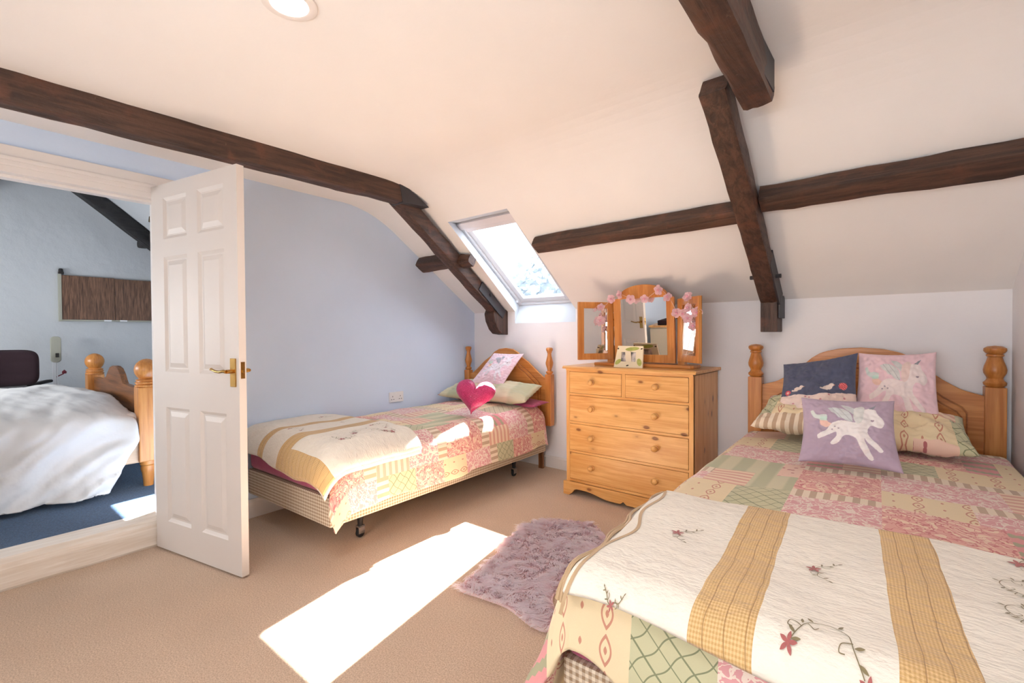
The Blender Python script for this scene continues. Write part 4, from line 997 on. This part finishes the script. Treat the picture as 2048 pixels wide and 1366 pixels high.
# ---- triple dressing mirror
ZT = .9385
t = empty('dressing_mirror', (-1.42, 3.15, ZT), label='triple folding pine mirror with arched centre on the chest of drawers', cat='mirror')
def framed(name, outl, hole, depth, parent_t, mat_f, M4, glassname='mirror_glass'):
    """frame from outer outline and inner hole (same point count), local x z plane, glass inside"""
    n = len(outl); V = []
    for y in (-depth/2, depth/2):
        V += [(x, y, z) for x, z in outl]+[(x, y+(.004 if y < 0 else -.004), z) for x, z in hole]
    F = []
    for k in range(n):
        k2 = (k+1) % n
        F += [(k, k2, n+k2, n+k), (2*n+k2, 2*n+k, 3*n+k, 3*n+k2), (k2, k, 2*n+k, 2*n+k2), (n+k, n+k2, 3*n+k2, 3*n+k)]
    f = B().add(V, F).build(name, mat_f, parent_t, bevel=.0025); f.matrix_local = M4
    g = mesh(glassname, [(x, -.001, z) for x, z in hole], [tuple(range(n))], 'mirror', f)
    b = B(); b.prism([(x*.99, z) for x, z in outl], depth/2, depth/2+.003); b.build('backing_board', 'brown_z', f)
    return f
def arch_outline(hw, z0, z1, rise, n=18):
    pts = [(-hw, z0), (hw, z0), (hw, z1)]
    sh = hw*.80
    for k in range(n+1):
        a = pi*k/n; pts.append((sh*cos(a), z1+.012+rise*sin(a)))
    pts.append((-hw, z1)); return pts
ol = arch_outline(.222, .0, .445, .085)
hl = []
for x, z in ol: hl.append((max(-.168, min(.168, x*.80)), min(.448, max(.055, z))))
TM = Matrix.Translation((0, 0, .03)) @ Matrix.Rotation(radians(4.0), 4, 'X') @ Matrix.Rotation(radians(-.5), 4, 'Z')
cf = framed('centre_frame', ol, hl, .022, t, 'oak_z', TM)
def wing(sgn, ang):
    w_ = .275; o_ = [(0, 0), (w_, 0), (w_, .415), (0, .415)]; h_ = [(.045, .045), (w_-.045, .045), (w_-.045, .37), (.045, .37)]
    if sgn < 0: o_ = [(-x, z) for x, z in o_][::-1]; h_ = [(-x, z) for x, z in h_][::-1]
    m = Matrix.Translation((sgn*.243, -.005, .045)) @ Matrix.Rotation(-sgn*radians(ang), 4, 'Z')
    return framed('wing_frame', o_, h_, .022, t, 'oak_z', m)
wing(-1, 55); wing(1, 43)
for s in (-1, 1):
    cx = s*.262-.005
    b = B(); b.box(cx-.024, cx+.024, .0, .048, .018, .135); p = b.build('upright', 'oak_z', t, bevel=.003); b = B(); b.box(cx-.022, cx+.022, .002, .046, .30, .37); b.build('pivot_block', 'oak_z', p, bevel=.003)
    b = B(); b.lathe([(.020, .133), (.022, .14), (.016, .147), (.014, .17), (.019, .215), (.019, .24), (.014, .28), (.020, .292), (.020, .302)], (cx, .024, 0), 18)
    b.build('turning', 'oak_z', p, smooth=True); b = B(); b.lathe([(.018, .368), (.018, .376), (.012, .384), (.017, .41), (.020, .43), (.017, .45), (.009, .462), (.001, .466)], (cx, .024, 0), 18); b.build('top_finial', 'oak_z', p, smooth=True)
    b = B(); b.lathe([(.008, -.01), (.008, .01)], (cx-s*.028, .015, .335), 10, 'x'); b.build('pivot_screw', 'brass', p)
b = B(); b.prism([(-.36, -.075), (.34, -.075), (.36, -.06), (.36, .075), (-.36, .075), (-.36, -.06)], 0, .022, 'xy'); b.build('base', 'oak_x', t, bevel=.005)

# photo frame
t = empty('photo_frame', (-1.468, 2.985, ZT), radians(3), label='small cream photo frame with green leaves standing on the chest', cat='photo frame')
M('painted_leaf_frame'); U, V_, _ = xyz(coord('UV'))
def el(cx, cy, rx, ry, rot=0.):
    du, dv = U-cx, V_-cy; a = du*cos(rot)+dv*sin(rot); c = dv*cos(rot)-du*sin(rot)
    return lt(a*a/(rx*rx)+c*c/(ry*ry), 1.)
lf = fmax(fmax(el(.6, .87, .24, .09, .15), el(.14, .26, .15, .08, 1.0)), el(.88, .26, .17, .08, 1.75))
MAT['leafframe'] = fin(mix(fmax(el(.1, .88, .03, .04), fmax(el(.48, .1, .05, .03, .5), el(.92, .88, .04, .03, .7))), mix(lf, C(236, 222, 190), mix(noise(vec(U, V_), 12, 2), C(150, 160, 60), C(206, 206, 120))), C(70, 60, 40)), .5)
M('faded_photo'); n = noise(coord(), 13, 3); MAT['photo'] = fin(mix(sstep(n, .42, .6), C(120, 116, 118), C(226, 214, 206)), .3)
m = Matrix.Rotation(radians(-14), 4, 'X')
V = [(-.103, 0, 0), (.103, 0, 0), (.096, 0, .15), (-.085, 0, .152)]; I = [(-.055, 0, .042), (.05, 0, .042), (.05, 0, .108), (-.055, 0, .108)]
Vv = [(x, y0, z) for y0 in (0, .014) for x, _, z in V+I]; F = []
for k in range(4):
    k2 = (k+1) % 4; F += [(k, k2, 4+k2, 4+k), (8+k2, 8+k, 12+k, 12+k2), (k2, k, 8+k, 8+k2), (4+k, 4+k2, 12+k2, 12+k)]
f = mesh('frame', Vv, F, 'leafframe', t, uv=[((x+.103)/.206, z/.15) for x, y, z in Vv]); f.matrix_local = m
g = mesh('photo', [(x, .006, z) for x, _, z in I], [(0, 1, 2, 3)], 'photo', f)
b = B(); b.box(-.02, .02, .02, .024, .0, .11); g = b.build('easel_back', 'seam', t); g.matrix_local = Matrix.Rotation(radians(8), 4, 'X')

# flower garland over the mirror
t = empty('flower_garland', (-1.42, 3.1, ZT), label='garland of pink fabric flowers draped over the triple mirror', cat='garland')
FL = [(-1.765, 3.03, 1.352), (-1.70, 3.04, 1.357), (-1.705, 3.04, 1.262), (-1.64, 3.085, 1.42), (-1.575, 3.09, 1.447), (-1.49, 3.08, 1.41), (-1.385, 3.075, 1.408), (-1.287, 3.085, 1.462), (-1.223, 3.08, 1.405),
      (-1.06, 2.99, 1.395), (-1.15, 3.03, 1.302), (-1.09, 3.0, 1.297), (-1.045, 2.96, 1.325), (-1.05, 2.95, 1.262), (-1.0, 2.97, 1.30), (-1.03, 2.99, 1.21)]
O = Vector(t.location); path = [FL[2], FL[0], FL[1], FL[3], FL[4], FL[5], FL[6], FL[7], FL[8], (-1.18, 3.05, 1.35), FL[10], FL[11], FL[9], FL[12], FL[14], FL[13], FL[15], (-1.06, 3.0, 1.12), (-1.09, 3.02, 1.02)]
def cr3(P, n=6):
    P = [Vector(p) for p in P]; P = [P[0]]+P+[P[-1]]; out = []
    for i in range(1, len(P)-2):
        for k in range(n):
            u = k/n; out.append(.5*((2*P[i])+(P[i+1]-P[i-1])*u+(2*P[i-1]-5*P[i]+4*P[i+1]-P[i+2])*u*u+(3*P[i]-P[i-1]-3*P[i+1]+P[i+2])*u**3))
    return out+[P[-1]]
b = B(); b.tube([p-O+Vector((0, .012, 0)) for p in cr3(path)], .0022, 6); b.build('cord', 'wire', t, smooth=True)
rnd = random.Random(5)
for p in FL:
    tilt = Vector((rnd.uniform(-.5, .5), -1, rnd.uniform(-.4, .5))).normalized(); q = tilt.to_track_quat('Z', 'Y').to_matrix().to_4x4()
    V = []; F = []; R_ = rnd.uniform(.031, .037); ph = rnd.uniform(0, 6)
    for lay, (rs, lift, sc_) in enumerate(((1., .0, 5), (.62, .008, 5))):
        for k in range(5):
            a0 = ph+lay*.6+2*pi*k/5; base = len(V)
            for i in range(5):
                for j in range(5):
                    rr = R_*rs*i/4; aa = a0+(j/4-.5)*1.35*(1 if i else 0); bulge = 1-.22*(abs(j/4-.5)*2)**2
                    V.append((rr*bulge*cos(aa), rr*bulge*sin(aa), lift+.010*(i/4)**1.5+.004*sin(j*2.1+k)*(i/4)))
            F += grid_faces(5, 5, base)
    fl = mesh('blossom', V, F, 'petal', t, True); fl.matrix_local = Matrix.Translation(Vector(p)-O) @ q
    b = B(); b.lathe([(.001, .006), (.007, .010), (.008, .016), (.004, .021), (.001, .022)], n=10); b.build('flower_centre', 'petal2', fl, smooth=True)

# socket
yk = 2.40
t = empty('wall_socket', (XL(2.43)+.001, 2.43, .652), -.042 and math.atan2(-.042, 1)*-1 if False else radians(2.4), label='white double electrical socket on the blue wall above the single bed', cat='socket')
b = B(); b.box(0, .010, -.073, .073, -.043, .043); b.build('plate', 'plastic', t, bevel=.003)
for s in (-1, 1):
    b = B(); b.box(.010, .0125, s*.02-.007, s*.02+.007, .018, .034); b.build('switch', 'plastic', t, bevel=.001)
    b = B()
    for dy, dz, w2, h2 in ((0, .006, .0022, .005), (-.011, -.018, .005, .0022), (.011, -.018, .005, .0022)): b.box(.0095, .0104, s*.04+dy-w2, s*.04+dy+w2, dz-h2, dz+h2)
    b.build('pin_holes', 'rubber', t)

# fluffy rug
RO = [(-1.745, 2.07), (-1.775, 2.28), (-1.71, 2.40), (-1.59, 2.49), (-1.44, 2.50), (-1.27, 2.34), (-1.19, 2.05), (-1.16, 1.88), (-1.215, 1.82), (-1.20, 1.71), (-1.13, 1.62), (-1.08, 1.51), (-1.155, 1.49), (-1.31, 1.525), (-1.45, 1.51), (-1.575, 1.50), (-1.61, 1.63), (-1.65, 1.80)]
ro = curve2(RO+[RO[0]], 4)
t = empty('sheepskin_rug', (-1.45, 2.0, 0), label='dusty pink fluffy sheepskin-shaped rug on the carpet', cat='rug')
b = B(); b.prism([(x+1.45, y-2.0) for x, y in ro[:-1]], .001, .012, 'xy'); MAT['rugback'] = plaincloth('rug_backing', C(236, 206, 204)); b.build('backing', 'rugback', t)
M('dusty_pink_fleece'); rc = xyz(attr('Col'))
MAT['fur'] = fin(mix(rc[0], mix(rc[1], C(236, 204, 210), C(252, 234, 240)), mix(rc[1], C(252, 244, 250), C(255, 255, 255))), .75, sheen=.5, spec=.15)
translucent(.6)
def fur():
    rs = np.random.RandomState(3); V = []; F = []; CC = []; n = 0
    while n < 22000:
        x = rs.uniform(-1.79, -1.06); y = rs.uniform(1.47, 2.52)
        if not inpoly(ro, x, y): continue
        n += 1
        c1 = mnoise.noise(Vector((x*19, y*19, 1))); c2 = mnoise.noise(Vector((x*22, y*22, 7))); c3 = mnoise.noise(Vector((x*5, y*5, 3)))
        ang = -1.2+c3*2.6+c1*1.6+rs.uniform(-.5, .5); ln = rs.uniform(.04, .075); lean = .55+.5*c2+rs.uniform(-.1, .25)
        d = Vector((cos(ang), sin(ang), 0)); s = Vector((-d.y, d.x, 0))*rs.uniform(.0016, .0026); p = Vector((x+1.45, y-2.0, .010)); tone = rs.uniform(0, 1)*.6+.4*min(1, max(0, .6+c2))
        base = len(V)
        for k, (h, w_) in enumerate(((0, 1.), (.45, 1.), (.8, .8), (1., .2))):
            q = p+d*(ln*lean*h**1.5)+Vector((0, 0, ln*.5*(h-.42*h*h*min(1.6, lean+.2))))+Vector((c1, c2, 0))*.006*h
            q.z = max(q.z, .012)
            V += [q-s*w_, q+s*w_]; CC += [(h*.95+.05, tone, 0, 1)]*2
        F += [(base+2*k, base+2*k+1, base+2*k+3, base+2*k+2) for k in range(3)]
    mesh('pile', V, F, 'fur', t, True, None, CC, kind='stuff')
fur()

# desk behind the camera, seen in the dressing mirror
t = empty('side_table', (-2.82, -1.05, 0), label='wood-topped cream drawer unit reflected in the centre mirror', cat='drawer unit')
MAT['creampaint'] = gloss('cream_painted_front', C(214, 200, 176), .5)
b = B(); b.box(-.28, .35, -.6, .5, .74, .77); b.build('top', 'pine_y', t, bevel=.004)
b = B(); b.box(-.26, .32, -.58, .48, .02, .74); b.build('carcass', 'creampaint', t, bevel=.003)
for k in range(3): b = B(); b.box(.32, .335, -.56, .46, .05+k*.23, .26+k*.23); d_ = b.build('drawer', 'creampaint', t, bevel=.003); b = B(); b.lathe([(.001, .03), (.014, .025), (.01, 0)], (.335, -.05, .155+k*.23), 12, 'x'); b.build('knob', 'black', d_)
for z0, nm in ((.02, 0),):
    b = B(); b.box(-.26, .32, .485, .50, .05, .72); b.build('end_panel', 'creampaint', t)
tr = empty('storage_tray', (-2.85, -.75, .77), label='dark wicker tray on the drawer unit reflected in the mirror', cat='tray')
b = B(); b.box(-.12, .12, -.16, .16, 0, .012); b.box(-.12, .12, -.16, -.148, 0, .07); b.box(-.12, .12, .148, .16, 0, .07); b.box(-.12, -.108, -.16, .16, 0, .07); b.box(.108, .12, -.16, .16, 0, .07); b.build('tray_body', 'maroon', tr, bevel=.003)

# trees outside, seen through the lower part of the roof window
M('pale_winter_foliage'); MAT['leafy'] = fin(mix(noise(coord(), 3, 2), C(112, 120, 126), C(164, 170, 174)), .9)
M('bark'); MAT['bark'] = fin(C(90, 80, 76), .9)
rs = np.random.RandomState(8); t = empty('garden_tree', (-11.0, 16.5, -3), label='pale hazy tree outside the roof window', cat='tree'); V = []; F = []
for k in range(2600):
    u = rs.normal(size=3); u /= np.linalg.norm(u); r_ = 2.6*rs.uniform(.3, 1)**.5; c = Vector(u*np.array([1.3, 1, .9])*r_)+Vector((0, 0, 5.4)); a = Vector(rs.normal(size=3)).normalized()*.17; b2 = a.orthogonal().normalized()*.12
    n = len(V); V += [c-a, c+b2, c+a, c-b2]; F.append((n, n+1, n+2, n+3))
mesh('foliage', V, F, 'leafy', t, kind='stuff')
b = B(); b.tube([(0, 0, 0), (.1, 0, 2.6), (0, .1, 5.)], .25, 8, .1); b.build('trunk', 'bark', t)
